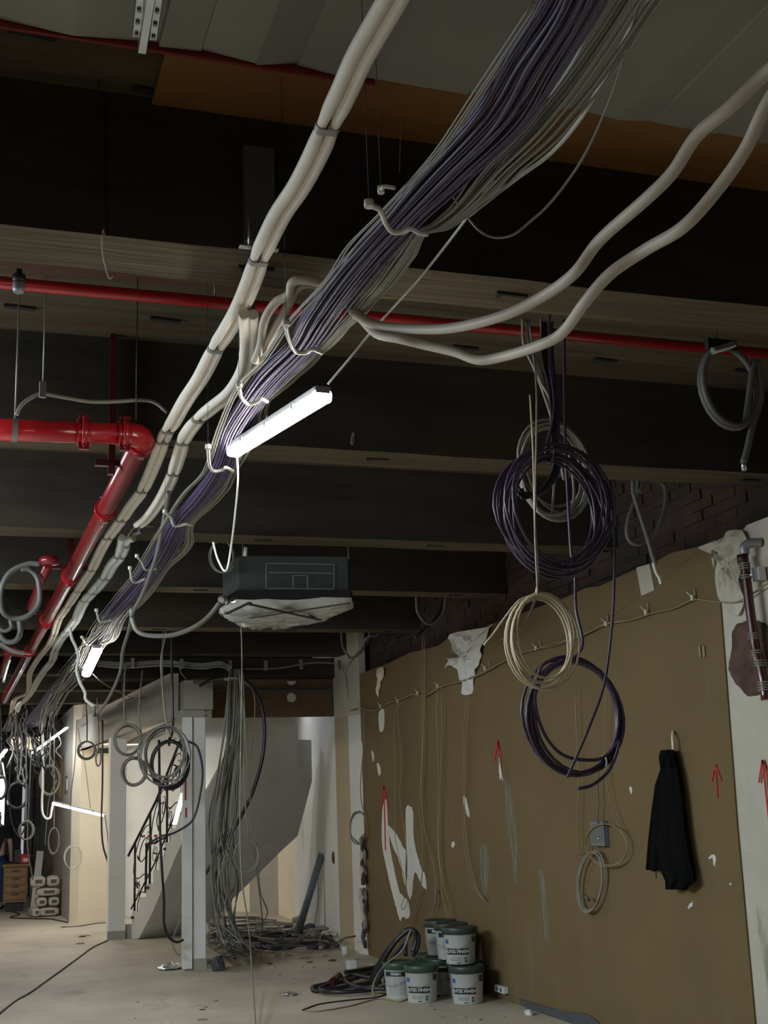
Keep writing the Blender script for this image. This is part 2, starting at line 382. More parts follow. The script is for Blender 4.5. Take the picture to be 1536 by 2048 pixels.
# marks on the felt: bare plaster where it was torn, red arrows, chalky rub marks
Rp = random.Random(77)
def patch(name, pts, m, X=XW, t=0.003, parent=wr, sub=4, label=None):
    P = smoothpts(px_path(pts, X=X), sub, closed=True)
    if m == 'plaster_white': P = [p+Vector((0, Rp.uniform(-.007,.007), Rp.uniform(-.009,.009))) for p in P]
    return O(name, prism(B(), [p-Vector((t,0,0)) for p in P], (t*0.9, 0, 0)), m, parent, label)
for pts in (
    [(765,1622),(772,1600),(776,1650),(781,1700),(791,1750),(800,1785),(815,1800),(820,1832),(805,1836),(800,1840),(793,1815),(785,1785),(775,1745),(765,1690)],
    [(776,1650),(790,1665),(805,1690),(815,1715),(812,1770),(806,1750),(797,1715),(785,1690)],
    [(812,1618),(822,1613),(827,1630),(828,1680),(838,1720),(842,1735),(850,1750),(853,1778),(843,1768),(832,1745),(827,1760),(824,1790),(818,1795),(812,1750),(813,1690)],
    [(716,1470),(721,1463),(722,1480),(717,1492)], [(718,1480),(724,1485),(726,1515),(721,1530)], [(717,1515),(721,1512),(722,1525),(717,1528)],
    [(744,1503),(747,1505),(748,1522),(745,1518)], [(754,1528),(759,1530),(762,1545),(758,1550)],
    [(927,1593),(932,1595),(940,1630),(936,1632),(929,1610)], [(1000,1515),(1003,1530),(1003,1560),(999,1550)],
    [(903,1687),(908,1682),(910,1690),(904,1694)], [(758,1425),(768,1420),(768,1455),(760,1462)],
    [(1260,1573),(1264,1575),(1263,1586),(1260,1582)], [(1418,1712),(1430,1709),(1431,1730),(1427,1729),(1426,1716),(1418,1716)], [(1376,1812),(1386,1803),(1386,1808),(1378,1816)],
    [(1460,1765),(1464,1764),(1464,1767),(1461,1768)]):
    patch('plaster_patch', pts, 'plaster_white')
def arrow(pts_list, m='redpaint', X=XW, w_=0.010):
    bm = B()
    for (a_, b_) in pts_list:
        P = PX(*a_, X-0.004); Q = PX(*b_, X-0.004); obox(bm, P, Q, w_, up=(1,0,0), wz=0.004)
    O('spray_arrow', bm, m, wr)
arrow([((771,1700),(768,1572)), ((768,1572),(761,1618)), ((768,1572),(776,1612))], w_=0.035)
arrow([((1004,1548),(996,1482)), ((996,1482),(988,1520)), ((996,1482),(1003,1514))], w_=0.026)
arrow([((1435,1596),(1431,1530)), ((1431,1530),(1423,1562)), ((1431,1530),(1443,1562))], w_=0.012)
arrow([((1538,1640),(1525,1520)), ((1525,1520),(1518,1565)), ((1525,1520),(1542,1575))], w_=0.014, X=XW)
patch('skirting_remnant', [(1040,2000),(1060,2003),(1090,2012),(1130,2022),(1180,2030),(1200,2060),(1100,2048)], 'darkgrey', t=0.012)
for pts in ([(1010,1560),(1020,1575),(1032,1650),(1036,1760),(1030,1770),(1022,1700),(1012,1620)], [(1078,1740),(1088,1750),(1096,1830),(1098,1880),(1088,1870),(1082,1800)], [(960,1700),(970,1690),(978,1720),(974,1790),(966,1800)]):
    patch('rub_mark', pts, 'chalk', t=0.0012, sub=5)
# torn hole with rough masonry in the plaster round the riser
hole = smoothpts(px_path([(1466,1262),(1480,1245),(1500,1240),(1536,1250),(1560,1300),(1560,1370),(1530,1385),(1505,1394),(1490,1388),(1475,1370),(1462,1350),(1458,1330),(1464,1300)], X=XW+0.008), 4, closed=True)
cen = sum(hole, Vector())/len(hole); bm = B(); R4 = random.Random(5); rings = []
for q, dx in ((1.0,0.012),(0.97,-0.006),(0.8,-0.012),(0.55,-0.016),(0.3,-0.010)):
    rings.append([bm.verts.new(cen+(p-cen)*q*(1+(R4.uniform(-.03,.03) if q < 1 else 0))+Vector((dx+R4.uniform(-.003,.001),0,0))) for p in hole])
for i in range(4):
    for k in range(len(hole)): bm.faces.new((rings[i][k], rings[i][(k+1) % len(hole)], rings[i+1][(k+1) % len(hole)], rings[i+1][k]))
bm.faces.new(rings[-1]); bmesh.ops.recalc_face_normals(bm, faces=bm.faces)
O('masonry_hole', bm, 'hole', wr, smooth=True)
# paler tape strip and crumbling plaster on the top of the wall
patch('filler_strip', [(1274,1135),(1300,1128),(1310,1180),(1284,1192)], 'plaster', t=0.006, sub=1)
def crumple(name, pts, m, X, amp, parent=None, label=None, cat=None, seed=1, back=0.01):
    """torn wallpaper or plaster hanging off the wall"""
    R_ = random.Random(seed); P = smoothpts(px_path(pts, X=X), 4, closed=True); cn = sum(P, Vector())/len(P); bm = B(); rg = []
    for q in (1.0, 0.8, 0.6, 0.4, 0.2):
        rg.append([bm.verts.new(cn+(p-cn)*q + Vector((-(1-q)*back - amp*noise.noise(p*9+Vector((seed,0,q*3))), 0, 0))) for p in P])
    for i in range(4):
        for k in range(len(P)): bm.faces.new((rg[i][k], rg[i][(k+1) % len(P)], rg[i+1][(k+1) % len(P)], rg[i+1][k]))
    bm.faces.new(rg[-1])
    bmesh.ops.recalc_face_normals(bm, faces=bm.faces)
    o = O(name, bm, m, parent, label, cat)
    s = o.modifiers.new('s', 'SOLIDIFY'); s.thickness = 0.003
    return o
crumple('torn_paper', [(895,1272),(925,1262),(975,1255),(985,1250),(965,1290),(955,1330),(945,1350),(938,1388),(925,1382),(920,1350),(905,1330),(890,1335),(895,1318),(915,1322),(922,1300),(900,1290)], 'plaster_white', XW-0.03, 0.06, None, 'torn white paper sheet peeling off the top edge of the brown wall', 'torn paper', 3, 0.02)
crumple('torn_paper', [(1400,1095),(1425,1085),(1450,1072),(1462,1062),(1476,1060),(1490,1065),(1495,1090),(1480,1120),(1478,1150),(1485,1190),(1478,1230),(1455,1222),(1440,1200),(1428,1160),(1418,1110)], 'plaster', XW-0.012, 0.05, None, 'crumpled torn plaster paper at the top corner where the plaster wall meets the brown wall', 'torn paper', 8, 0.02)
crumple('torn_paper', [(752,1340),(765,1335),(770,1345),(760,1370),(757,1395),(752,1385),(755,1360)], 'cream', XW-0.01, 0.03, None, 'small cream scrap peeling near the far top corner of the brown wall', 'torn paper', 9, 0.01)
# ---- end of the right wall and the white walls round the stairwell
def wallseg(name, a, b, z0, z1, m, t=0.08, side=1):
    a = Vector((a[0], a[1], 0)); b = Vector((b[0], b[1], 0)); d = (b-a).normalized(); nn = Vector((-d.y, d.x, 0))*side*t
    bm = B(); pts = [a+Vector((0,0,z0)), b+Vector((0,0,z0)), b+Vector((0,0,z1)), a+Vector((0,0,z1))]
    prism(bm, pts, nn); return O(name, bm, m, kind='structure')
wallseg('wall_corner', (4.262,13.66), (4.215,14.00), 0, 2.62, 'plaster_white', side=-1)
wallseg('wall_corner', (4.215,14.00), (4.17,14.42), 0, 2.62, 'beige', side=-1)
wallseg('wall_corner', (4.262,13.66), (4.17,14.42), 2.62, SLAB, 'plaster', side=-1)
wallseg('wall_stairwell', (4.17,14.42), (4.62,18.30), 0, SLAB, 'white', side=-1)
wallseg('wall_stairwell', (4.62,18.30), (4.66,19.50), 0, SLAB, 'cream', side=-1)
wallseg('wall_stairwell', (4.66,19.50), (4.40,20.40), 0, SLAB, 'greywall', side=-1)
wallseg('wall_stairwell', (4.40,20.40), (4.10,20.75), 0, 2.7, 'cream', side=-1)
wallseg('wall_stairwell', (4.10,20.75), (3.85,20.75), 0, 2.7, 'greywall', side=-1)
wallseg('wall_stairwell', (3.85,20.80), (3.35,20.80), 2.1, 2.7, 'greywall', side=-1)
bm = B(); box(bm, 3.3, 21.0, 0, 4.0, 21.1, 2.2); O('door_1', bm, 'black', kind='structure')
wallseg('wall_stairwell', (3.35,20.80), (2.05,20.90), 0, SLAB, 'white', side=-1)
wallseg('wall_stairwell', (4.10,20.75), (2.05,20.90), 2.7, SLAB, 'white', side=-1)
# lintel with round holes, brown board, over the stairwell
zl0 = 2.70; YL = 14.48
lx0 = PY(425,1400,YL).x; lx1 = PY(672,1400,YL).x; lz0 = PY(550,1434,YL).z; lz1 = PY(550,1358,YL).z
bm = B(); box(bm, lx0, YL, lz0, lx1, YL+0.06, lz0+(lz1-lz0)*0.70); box(bm, lx0, YL+0.05, lz0+(lz1-lz0)*0.70, lx1, YL+0.11, lz1)
lt = O('lintel_board', bm, 'brown', kind='structure')
bm = B(); box(bm, lx0, YL-0.02, lz0+(lz1-lz0)*0.66, lx1, YL-0.002, lz0+(lz1-lz0)*0.72); box(bm, lx1-0.05, YL-0.04, lz0, lx1, YL-0.002, lz1)
O('batten', bm, 'darkgrey', lt)
for (x, y, h_) in ((583,1395,1), (583,1362,0.5)):
    p = PY(x, y, YL-0.003); bm = B(); n_ = 24; r_ = 0.056
    if y < 1370: pts = [p+Vector((math.cos(math.pi+math.pi*k/12)*r_, 0, math.sin(math.pi+math.pi*k/12)*r_*0.9)) for k in range(13)]
    else: pts = [p+Vector((math.cos(2*math.pi*k/24)*r_, 0, math.sin(2*math.pi*k/24)*r_)) for k in range(24)]
    prism(bm, pts, (0, 0.002, 0)); O('round_opening', bm, 'plaster_white', lt)
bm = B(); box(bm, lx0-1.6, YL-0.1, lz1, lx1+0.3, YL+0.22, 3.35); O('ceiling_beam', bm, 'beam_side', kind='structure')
# ---- bulkhead beam over the columns, running back
bz0 = PY(390,1435,13.5).z; bz1 = PY(400,1362,13.5).z
pbx = [PY(368,1400,13.45).x, PY(425,1400,13.45).x]
bm = B(); box(bm, pbx[0], 13.42, PY(400,1418,13.4).z, pbx[1], 13.75, bz1)
bh = O('bulkhead', bm, 'greywall', kind='structure')
bm = B(); box(bm, pbx[0]-0.03, 13.5, bz0, pbx[1]-0.08, 24.5, PY(400,1418,13.4).z)
box(bm, pbx[0]-0.02, 13.75, bz0+0.1, pbx[0]+0.12, 24.5, bz1)
O('bulkhead', bm, 'greywall', kind='structure')
wallseg('bulkhead', (pbx[0]-0.02, 13.7), (1.95, 17.3), bz0+0.02, bz0+0.5, 'greywall', t=0.1)
wallseg('bulkhead', (1.95, 17.3), (1.55, 24.0), bz0+0.02, bz0+0.5, 'greywall', t=0.1)
bm = B(); prism(bm, [Vector((pbx[0]-0.02,13.7,bz0+0.02)), Vector((1.95,17.3,bz0+0.02)), Vector((1.6,21.0,bz0+0.02)), Vector((2.35,21.0,bz0+0.02)), Vector((pbx[0]+0.3,13.7,bz0+0.02))], (0,0,0.02))
O('bulkhead', bm, 'cream', kind='structure')
# ---- columns
def column(px0, px1, Y, split, z1, m='white'):
    a = PY(px0,1800,Y).x; b = PY(px1,1800,Y).x
    bm = B(); box(bm, a, Y, 0, b, Y+(b-a), z1); bevel(bm, 0.006, 1)
    o = O('column', bm, m, kind='structure')
    bm = B(); box(bm, a-0.004, Y-0.006, 0.0, b+0.004, Y-0.0005, 0.11); O('base_strip', bm, 'greywall', o)
    return o
column(370, 412, 13.5, 0, bz0)
bm = B(); x_ = PY(383,1800,13.5).x; box(bm, PY(364,1800,13.5).x, 13.46, 0.02, x_, 13.499, bz0); O('column', bm, 'white', kind='structure')
column(216, 250, 17.3, 0, bz0+0.03)
# ---- partition walls on the left, far back
segs = [((214,1840),'cream'),((191,1842),'cream'),((156,1845),'cream'),((138,1844),'greywall'),((128,1836),'greywall'),((120,1829),'wallpaper'),((94,1806),'greywall'),((77,1796),'greywall')]
pp = [PZ(x, y, 0) for (x, y), _ in segs]
pp[0] = Vector((2.25, 20.6, 0))
for i in range(len(segs)-1): wallseg('wall_partition', pp[i], pp[i+1], 0, 3.34, segs[i][1], t=0.06, side=-1)
# yellow strip of wall high up beside the passage
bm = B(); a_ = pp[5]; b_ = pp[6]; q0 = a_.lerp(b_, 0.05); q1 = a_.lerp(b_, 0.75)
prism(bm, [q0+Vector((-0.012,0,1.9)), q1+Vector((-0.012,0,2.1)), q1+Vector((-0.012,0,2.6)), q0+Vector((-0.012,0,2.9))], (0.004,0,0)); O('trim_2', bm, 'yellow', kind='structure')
# dark vent opening and hatch on the cream partition
p0 = PY(196,1483,20.0); p1 = PY(221,1506,20.0)
bm = B(); box(bm, p0.x, 20.0, p1.z, p1.x, 20.04, p0.z); O('trim_3', bm, 'slot', kind='structure')
bm = B(); yh = pp[4].y-0.04; p0 = PY(130,1552,yh); p1 = PY(141,1588,yh); box(bm, p0.x, yh-0.02, p1.z, p1.x, yh, p0.z)
wp = O('wall_panel', bm, 'darkgrey', label='small dark framed panel on the grey partition left of the glowing slanted batten', cat='panel')
bm = B(); p0 = PY(133,1558,yh); p1 = PY(140,1580,yh); box(bm, p0.x, yh-0.025, p1.z, p1.x, yh-0.02, p0.z); O('panel_glass', bm, 'white', wp)
# ---- far end: shopfront with daylight behind it
YB = 34.0
bm = B(); box(bm, -7, YB, 2.6, 6.5, YB+0.1, SLAB); box(bm, 1.45, YB, 0, 6.5, YB+0.1, 2.6); box(bm, -7, YB, 0, 1.45, YB+0.1, 0.45)
O('wall_back', bm, 'greywall', kind='structure')
def pane(n, x0, y0, x1, y1, m, Y=YB+0.02):
    a = PY(x0, y0, Y); b = PY(x1, y1, Y); bm = B(); box(bm, a.x, Y, b.z, b.x, Y+0.02, a.z); return O('window_%d' % n, bm, m, kind='structure')
pane(1, -60, 1545, 12, 1760, 'day'); pane(2, 39, 1550, 78, 1790, 'dayshade')
bm = B()
for (x0, x1) in ((12,17),(17,38)):
    a = PY(x0,1530,YB-0.3); b = PY(x1,1800,YB-0.3); box(bm, a.x, YB-0.35 - (0.1 if x0 == 12 else 0), 0, b.x, YB-0.1, 2.7)
for y in (1538, 1650, 1715):
    a = PY(38,y,YB-0.1); box(bm, a.x, YB-0.12, a.z-0.03, a.x+0.6, YB-0.08, a.z+0.03)
for x in (52, 66): a = PY(x,1650,YB-0.1); box(bm, a.x-0.02, YB-0.13, 0.4, a.x+0.02, YB-0.08, 2.6)
O('trim_4', bm, 'darkgrey', kind='structure')
# light strips above the shopfront: lit ceiling recess, its glow set by emission
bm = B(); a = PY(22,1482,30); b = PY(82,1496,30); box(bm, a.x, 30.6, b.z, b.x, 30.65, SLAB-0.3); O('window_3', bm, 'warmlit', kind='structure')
bm = B(); box(bm, -7.1, -3.5, 0, -7, 36, SLAB); O('wall_left', bm, 'greywall', kind='structure')
# ================================================================== OVERHEAD SERVICES
# ---- LED battens
def batten(a, b, wdt, label, m='led', side=(0,0,1), group=None, clips=3):
    a = Vector(a); b = Vector(b); mid = (a+b)/2; t = T('led_batten', label, 'light', mid, group); TT = mid
    up = Vector(side).normalized(); d = (b-a).normalized(); up = (up-d*up.dot(d)).normalized(); s = d.cross(up)
    bm = obox(B(), a+up*wdt*0.32, b+up*wdt*0.32, wdt*0.86, up=up, wz=wdt*0.42); bevel(bm, wdt*0.06, 1)
    O('housing', bm, 'steel_dull', t)
    n = 10; prof = [(math.cos(math.pi*k/n)*wdt*0.5, -math.sin(math.pi*k/n)*wdt*0.42) for k in range(n+1)] + [(-wdt*0.5, wdt*0.12), (wdt*0.5, wdt*0.12)]
    bm = B(); a2 = a+d*wdt*0.25; b2 = b-d*wdt*0.25
    r0 = [bm.verts.new(a2+s*x+up*z) for x, z in prof]; r1 = [bm.verts.new(b2+s*x+up*z) for x, z in prof]
    for k in range(len(prof)): bm.faces.new((r0[k], r0[(k+1) % len(prof)], r1[(k+1) % len(prof)], r1[k]))
    bm.faces.new(list(reversed(r0))); bm.faces.new(r1); bmesh.ops.recalc_face_normals(bm, faces=bm.faces)
    O('diffuser', bm, m, t)
    for q, e in ((a, 1), (b, -1)):
        bm = obox(B(), q, q+d*e*wdt*0.24, wdt*0.96, up=up, wz=wdt*0.7); bevel(bm, wdt*0.22, 3); O('end_cap', bm, m, t, label='glowing end cap')
    for k in range(clips):
        q = a.lerp(b, (k+0.7)/(clips+0.4)); bm = obox(B(), q-d*0.01+up*wdt*0.12, q+d*0.01+up*wdt*0.12, wdt*1.10, up=up, wz=wdt*0.3); O('clip', bm, 'steel', t)
    return t
la = PY(646, 792, 3.72); lb = PY(468, 903, 4.82)
batten(la, lb, 0.065, 'brightest glowing white batten hanging nearest beside the purple cable bundle')
la2 = PZ(194, 1300, 2.9); lb2 = PZ(173, 1347, 2.9)
batten(la2, lb2, 0.085, 'short glowing white batten under the far part of the cable bundle')
l3a = PY(106, 1606, 19.3); l3b = PY(207, 1630, 19.0)
batten(l3a, l3b, 0.06, 'slanting glowing batten hanging level in front of the cream partition wall', 'led', group=None)
batten(PY(349, 1648, 15.6), PY(366, 1588, 15.9), 0.05, 'upright glowing batten leaning by the stair railing beside the near white column', 'led', side=(0.5,1,0.2))
batten(PY(65, 1506, 22.0), PY(134, 1455, 19.0), 0.04, 'thin dim batten sloping under the ceiling above the far passage', 'led_cool')
batten(PY(-6, 1522, 20.0), PY(12, 1500, 19.0), 0.05, 'short glowing batten at the left edge above the shopfront window', 'led_cool')
cable('lamp_cable', [(656,768,3.6),(700,716,3.5),(750,655,3.4),(836,560,3.1),(934,435,2.85),(1037,283,2.5),(1103,190,2.3),(1160,100,2.1),(1220,-30,1.9)], 0.0038, 'whitecable', 'straight pale cable running from the nearest batten up to the top of the cable run')
cable('lamp_cable', [(474,905,4.80),(476,960,4.8),(470,1030,4.9),(462,1095,5.0),(452,1142,5.0),(436,1120,5.05),(426,1085,5.1)], 0.0042, 'whitecable', 'white cable dropping straight from the lower end of the nearest batten')
cable('lamp_wire', [(106,1606,19.3),(103,1620,19.3),(100,1635,19.3),(92,1637,19.3),(85,1625,19.3),(84,1600,19.3),(86,1560,19.3),(84,1420,19.3)], 0.016, 'whitecable', 'thick white hose curling from the left end of the slanting batten')
cable('lamp_wire', [(181,1617,17.0),(170,1530,17.0),(160,1480,17.0),(156,1455,17.0)], 0.004, 'greycable', 'thin wire holding up the middle of the slanting batten')
cable('lamp_wire', [(186,1348,11.9),(205,1365,12),(240,1385,12.5),(270,1397,13),(290,1395,13.3)], 0.005, 'greycable', 'thin pale wire trailing from the short batten to the bulkhead top')
cable('lamp_wire', [(5,1525,20.0),(10,1560,20.0),(16,1610,20.0)], 0.012, 'whitecable', 'pale wire hanging from the batten at the left edge')
cable('hanging_strip', [(134,1455,19.0),(136,1445,19.0),(135,1440,19.0)], 0.015, 'steel', 'steel hook carrying the thin dim batten far back', 'hook')

# ---- long data cable bundle
def grow(ctrl, N_):
    """resample control points (px, py, Z, half-width along X in metres) to world"""
    P = [PZ(a, b_, c) for a, b_, c, *_ in ctrl]; W = [d for *_, d in ctrl]
    out = []; 
    S = smoothpts(P, N_); WW = []
    for i in range(len(P)-1):
        for k in range(N_): f_ = 0.5-0.5*math.cos(math.pi*k/N_); WW.append(W[i]*(1-f_)+W[i+1]*f_)
    WW.append(W[-1]); return S, WW
def bundle(name, label, ctrl, nc, r, m, cname, seed, thin=0.6, N_=5, sag=0.0, mats=None):
    S, WW = grow(ctrl, N_); R_ = random.Random(seed); mid = S[len(S)//2]
    t = T(name, label, 'cable bundle', S[0])
    for c in range(nc):
        ph = R_.uniform(0, 2*math.pi); rad = math.sqrt(R_.random()); fx = R_.uniform(.35,.8); pha = R_.uniform(0,6.28); phb = R_.uniform(0,6.28)
        pts = []
        for i, (p, w_) in enumerate(zip(S, WW)):
            u = math.cos(ph)*rad*1.1 + 0.12*math.sin(i*fx*0.22+pha); v = math.sin(ph)*rad + 0.12*math.sin(i*fx*0.20+phb)
            q = i/(N_); s_ = math.sin(math.pi*(q % 1.0))
            pts.append(p + Vector((u*w_, 0, v*w_*thin - sag*s_*(0.4+0.6*abs(u)))))
        O(cname, tube(B(), smoothpts(pts, 2), r, 6), mats[c % len(mats)] if mats else m, t)
    return t
pctrl = [(1180,-120,3.02,.060),(1140,0,3.04,.062),(1065,120,3.06,.068),(1000,230,3.08,.070),(890,345,3.09,.062),(800,440,3.08,.050),(745,500,3.08,.052),(690,565,3.08,.056),(640,635,3.08,.056),(605,690,3.08,.050),(550,745,3.08,.056),(510,795,3.08,.050),(470,860,3.08,.052),(445,930,3.08,.046),(405,990,3.08,.052),(360,1040,3.08,.050),(330,1100,3.05,.064),(296,1150,3.04,.070),(262,1190,3.03,.072),(228,1228,3.02,.074),(200,1278,3.04,.072),(176,1310,3.02,.075),(140,1350,3.02,.08),(110,1382,3.02,.09),(82,1420,3.0,.10),(60,1450,3.0,.12)]
bundle('purple_cable_bundle', 'long bundle of purple data cables running back under the ceiling', pctrl, 66, 0.0036, 'purple', 'purple_cable', 1, 0.42, 4)
gctrl = [(1320,-110,3.08,.042),(1262,0,3.08,.046),(1110,215,3.09,.052),(1000,330,3.09,.048),(900,435,3.09,.028),(838,464,3.08,.018),(800,520,3.08,.028),(740,595,3.08,.024),(688,650,3.08,.018),(636,704,3.08,.016),(590,745,3.08,.022),(532,800,3.08,.016),(510,855,3.08,.028),(468,938,3.08,.018),(440,985,3.08,.028),(382,1045,3.08,.020),(372,1090,3.07,.034),(325,1136,3.06,.036),(285,1195,3.05,.034),(242,1233,3.04,.036),(224,1275,3.02,.036),(200,1290,3.03,.04),(165,1345,3.02,.06),(125,1385,2.98,.06),(100,1430,2.96,.07)]
bundle('grey_cable_bundle', 'bundle of grey and beige cables running back along the right side of the purple bundle', gctrl, 16, 0.0038, 'greycable', 'grey_cable', 2, 0.5, 4, 0.006, ['greycable','greycable','greyhose','greycable'])
gl = [(1080,0,3.05,.02),(960,180,3.06,.024),(870,310,3.06,.022),(770,420,3.06,.02),(705,490,3.06,.03),(660,560,3.05,.03),(585,640,3.05,.022),(530,720,3.05,.02),(478,775,3.05,.02),(440,860,3.04,.02),(412,940,3.04,.02),(370,985,3.04,.02),(336,1035,3.04,.02),(300,1095,3.04,.03),(268,1150,3.04,.035),(236,1190,3.04,.035),(190,1250,3.04,.035),(168,1290,3.02,.04),(120,1350,3.02,.05)]
bundle('grey_cable_bundle', 'few thin pale wires running along the left side of the purple bundle', gl, 4, 0.0026, 'greycable', 'grey_cable', 5, 0.5, 4)
# extra loose sagging cables further back
for i, (pts, nc, lb_) in enumerate((
    ([(235,1225,3.04,.05),(180,1290,2.98,.07),(150,1345,2.95,.08),(118,1385,2.92,.09),(96,1420,2.9,.09),(88,1455,2.88,.09)], 10, 'loose tangle of grey cables sagging round the far end of the purple bundle'),)):
    bundle('cable_tangle', lb_, pts, nc, 0.0045, 'greycable', 'grey_cable', 11+i, 1.0, 5, 0.05)
# wavy white hangers holding the bundle
def hanger(pts, Z, label, r=0.007):
    P = smoothpts(px_path(pts, Z=Z), 5); bm = B()
    tube(bm, P, r, 6); tube(bm, [P[0]+Vector((0,0,-0.006)), P[0]+Vector((0,0,0.012))], r*1.7, 10)
    t = O('cable_hanger', bm, 'whitecable', None, label, 'cable hanger', 'plastic hangers carrying the data cable bundles')
    O('drop_wire', tube(B(), [P[0], Vector((P[0].x, P[0].y, SLAB))], 0.0009, 5), 'black', t)
    return t
hanger([(738,410),(760,420),(772,448),(785,463),(805,464),(822,457),(838,465),(856,468)], 3.0, 'nearest wavy white plastic hanger round the purple bundle')
hanger([(762,382),(768,373),(790,376)], 3.05, 'small pale hook end poking out behind the nearest hanger of the bundle', 0.005)
hanger([(572,648),(576,672),(590,702),(612,705),(625,698),(645,706)], 3.0, 'second nearest wavy white hanger round the purple bundle')
hanger([(478,772),(483,795),(497,808),(515,803),(522,797),(535,803)], 3.0, 'wavy white hanger round the bundle level with the lit batten')
hanger([(416,895),(419,930),(428,942),(445,940),(452,935),(468,943)], 3.0, 'wavy white hanger round the bundle below the lower end of the nearest batten')
hanger([(330,1024),(342,1035),(347,1050),(356,1052),(372,1048),(384,1050)], 3.0, 'wavy white hanger round the bundle under the third beam')
hanger([(274,1113),(284,1125),(290,1138),(300,1140),(312,1138)], 3.0, 'wavy white hanger where the grey cables droop beside the insulated pipes')
hanger([(260,1137),(264,1160),(272,1165),(290,1158)], 2.98, 'wavy white hanger just past the drooping grey cables')
hanger([(193,1221),(198,1240),(205,1243),(224,1240)], 2.98, 'wavy white hanger above the glowing short batten', 0.009)
hanger([(164,1275),(172,1288),(185,1290),(200,1294)], 2.98, 'wavy white hanger touching the top of the short batten', 0.009)
for (x, y) in ((735,480),(700,560),(668,600),(585,720),(520,800),(455,925)):
    pass
# ---- insulated pipe pairs
def pair(name, label, ctrl, Z, r, gap, clamps, mats, cut=None):
    P = px_path(ctrl, Z=Z); S = smoothpts(P, 5); t = T(name, label, 'pipe', S[0]); L_ = [0]
    for i in range(1, len(S)): L_.append(L_[-1]+(S[i]-S[i-1]).length)
    cl = [PZ(x, y, Z).y for x, y in clamps]
    for s in (-1, 1):
        pts = [p+Vector((s*gap, 0, 0)) for p in S]
        n = len(pts)-1
        ys = [p.y for p in pts]
        def rad(u, ys=ys, n=n):
            y = ys[int(round(u*n))]; d = min(abs(y-c_) for c_ in cl)
            return r*(0.72+0.28*min(1, (d/0.08)))
        O('insulated_pipe', tube(B(), pts, rad, 14), mats, t)
    for c_, (x, y) in zip(cl, clamps):
        i = min(range(len(S)), key=lambda k: abs(S[k].y-c_)); p = S[i]; d = (S[min(i+1, len(S)-1)]-S[max(0, i-1)]).normalized()
        sd = Vector((d.y, -d.x, 0)).normalized(); bm = B(); rg = []
        n = 16
        for e in (-0.014, 0.014):
            rg.append([bm.verts.new(p + d*e + sd*(math.copysign(gap, math.cos(2*math.pi*k/n))*0.9+math.cos(2*math.pi*k/n)*r*0.98) + Vector((0,0,1))*math.sin(2*math.pi*k/n)*r*0.98) for k in range(n)])
        for k in range(n): bm.faces.new((rg[0][k], rg[0][(k+1) % n], rg[1][(k+1) % n], rg[1][k]))
        bmesh.ops.recalc_face_normals(bm, faces=bm.faces)
        o = O('pipe_clamp', bm, 'tape', t)
    return t
c1 = [(812,-60),(785,0),(722,110),(690,180),(660,243),(636,300),(600,370),(560,430),(528,495),(518,520),(500,570),(478,620),(455,660),(432,697),(402,755),(372,800),(345,848),(330,872),(308,930),(285,981),(262,1012),(244,1039),(217,1075),(200,1105),(184,1139),(170,1160),(156,1181),(136,1212),(119,1236),(112,1255),(108,1269),(97,1291),(80,1312),(68,1330),(59,1350),(57,1384),(42,1392),(28,1402),(20,1435),(6,1462)]
pair('insulated_pipe_pair', 'long pair of white insulated pipes strapped together, running back from the picture top', c1, 3.22, 0.0172, 0.0165, [(656,250),(518,518),(434,696),(340,860),(326,880),(284,981),(244,1040),(217,1076),(184,1140),(156,1182),(136,1212),(119,1237),(108,1270),(97,1292)], 'insul')
bm = B()
pc = PZ(518, 512, 3.22); box(bm, pc.x-0.06, pc.y-0.012, 3.243, pc.x+0.06, pc.y+0.012, 3.247); cyl(bm, (pc.x-0.03,pc.y,3.24), (pc.x-0.03,pc.y,HB), 0.003); cyl(bm, (pc.x+0.03,pc.y,3.24), (pc.x+0.03,pc.y,HB), 0.003)
O('pipe_bracket', bm, 'steel', label='steel bracket holding the insulated pipes against the nearest beam edge', cat='bracket')
c2 = [(497,628),(498,665),(497,705),(488,745),(462,785),(425,815),(398,838),(378,862),(366,884),(358,912),(347,946),(336,972),(318,1005),(296,1035),(278,1050)]
pair('insulated_pipe_pair', 'shorter bent pair of white insulated pipes between the long pair and the purple bundle', c2, 3.18, 0.0180, 0.015, [(399,838),(365,885),(347,946)], 'insul')
o = cable('insulation_sleeve', [(497,612,4.0),(497,660,3.98)], 0.024, 'tape', 'grey sleeve at the top end of the shorter bent insulated pipe pair', 'sleeve', n=14)
c3 = [(247,1092),(240,1112),(225,1130),(211,1155),(190,1180),(172,1199),(162,1215),(153,1237),(144,1250),(136,1261),(122,1278),(111,1299),(104,1322),(88,1342),(75,1362),(62,1385),(50,1400),(38,1410),(28,1436),(14,1463)]
pair('insulated_pipe_pair', 'far pair of pale insulated pipes continuing after the bare copper joints', c3, 3.20, 0.022, 0.020, [(240,1112),(211,1156),(184,1186),(172,1200),(153,1237),(136,1261),(127,1272),(111,1299),(103,1322),(88,1343)], 'insul_cool')
cj = T('copper_joint', 'bare copper and valve joint between the two lengths of insulated pipe', 'pipe joint', PZ(258,1085,3.2))
O('pipe_piece', tube(B(), smoothpts(px_path([(270,1053),(262,1062),(254,1075)], Z=3.2), 4), 0.007, 8), 'copper', cj)
O('pipe_piece', tube(B(), smoothpts(px_path([(250,1088),(250,1098),(247,1104)], Z=3.2), 4), 0.009, 8), 'copper', cj)
O('insulation_stub', tube(B(), smoothpts(px_path([(244,1076),(242,1087),(242,1098)], Z=3.2), 4), 0.024, 10), 'insul_cool', cj)
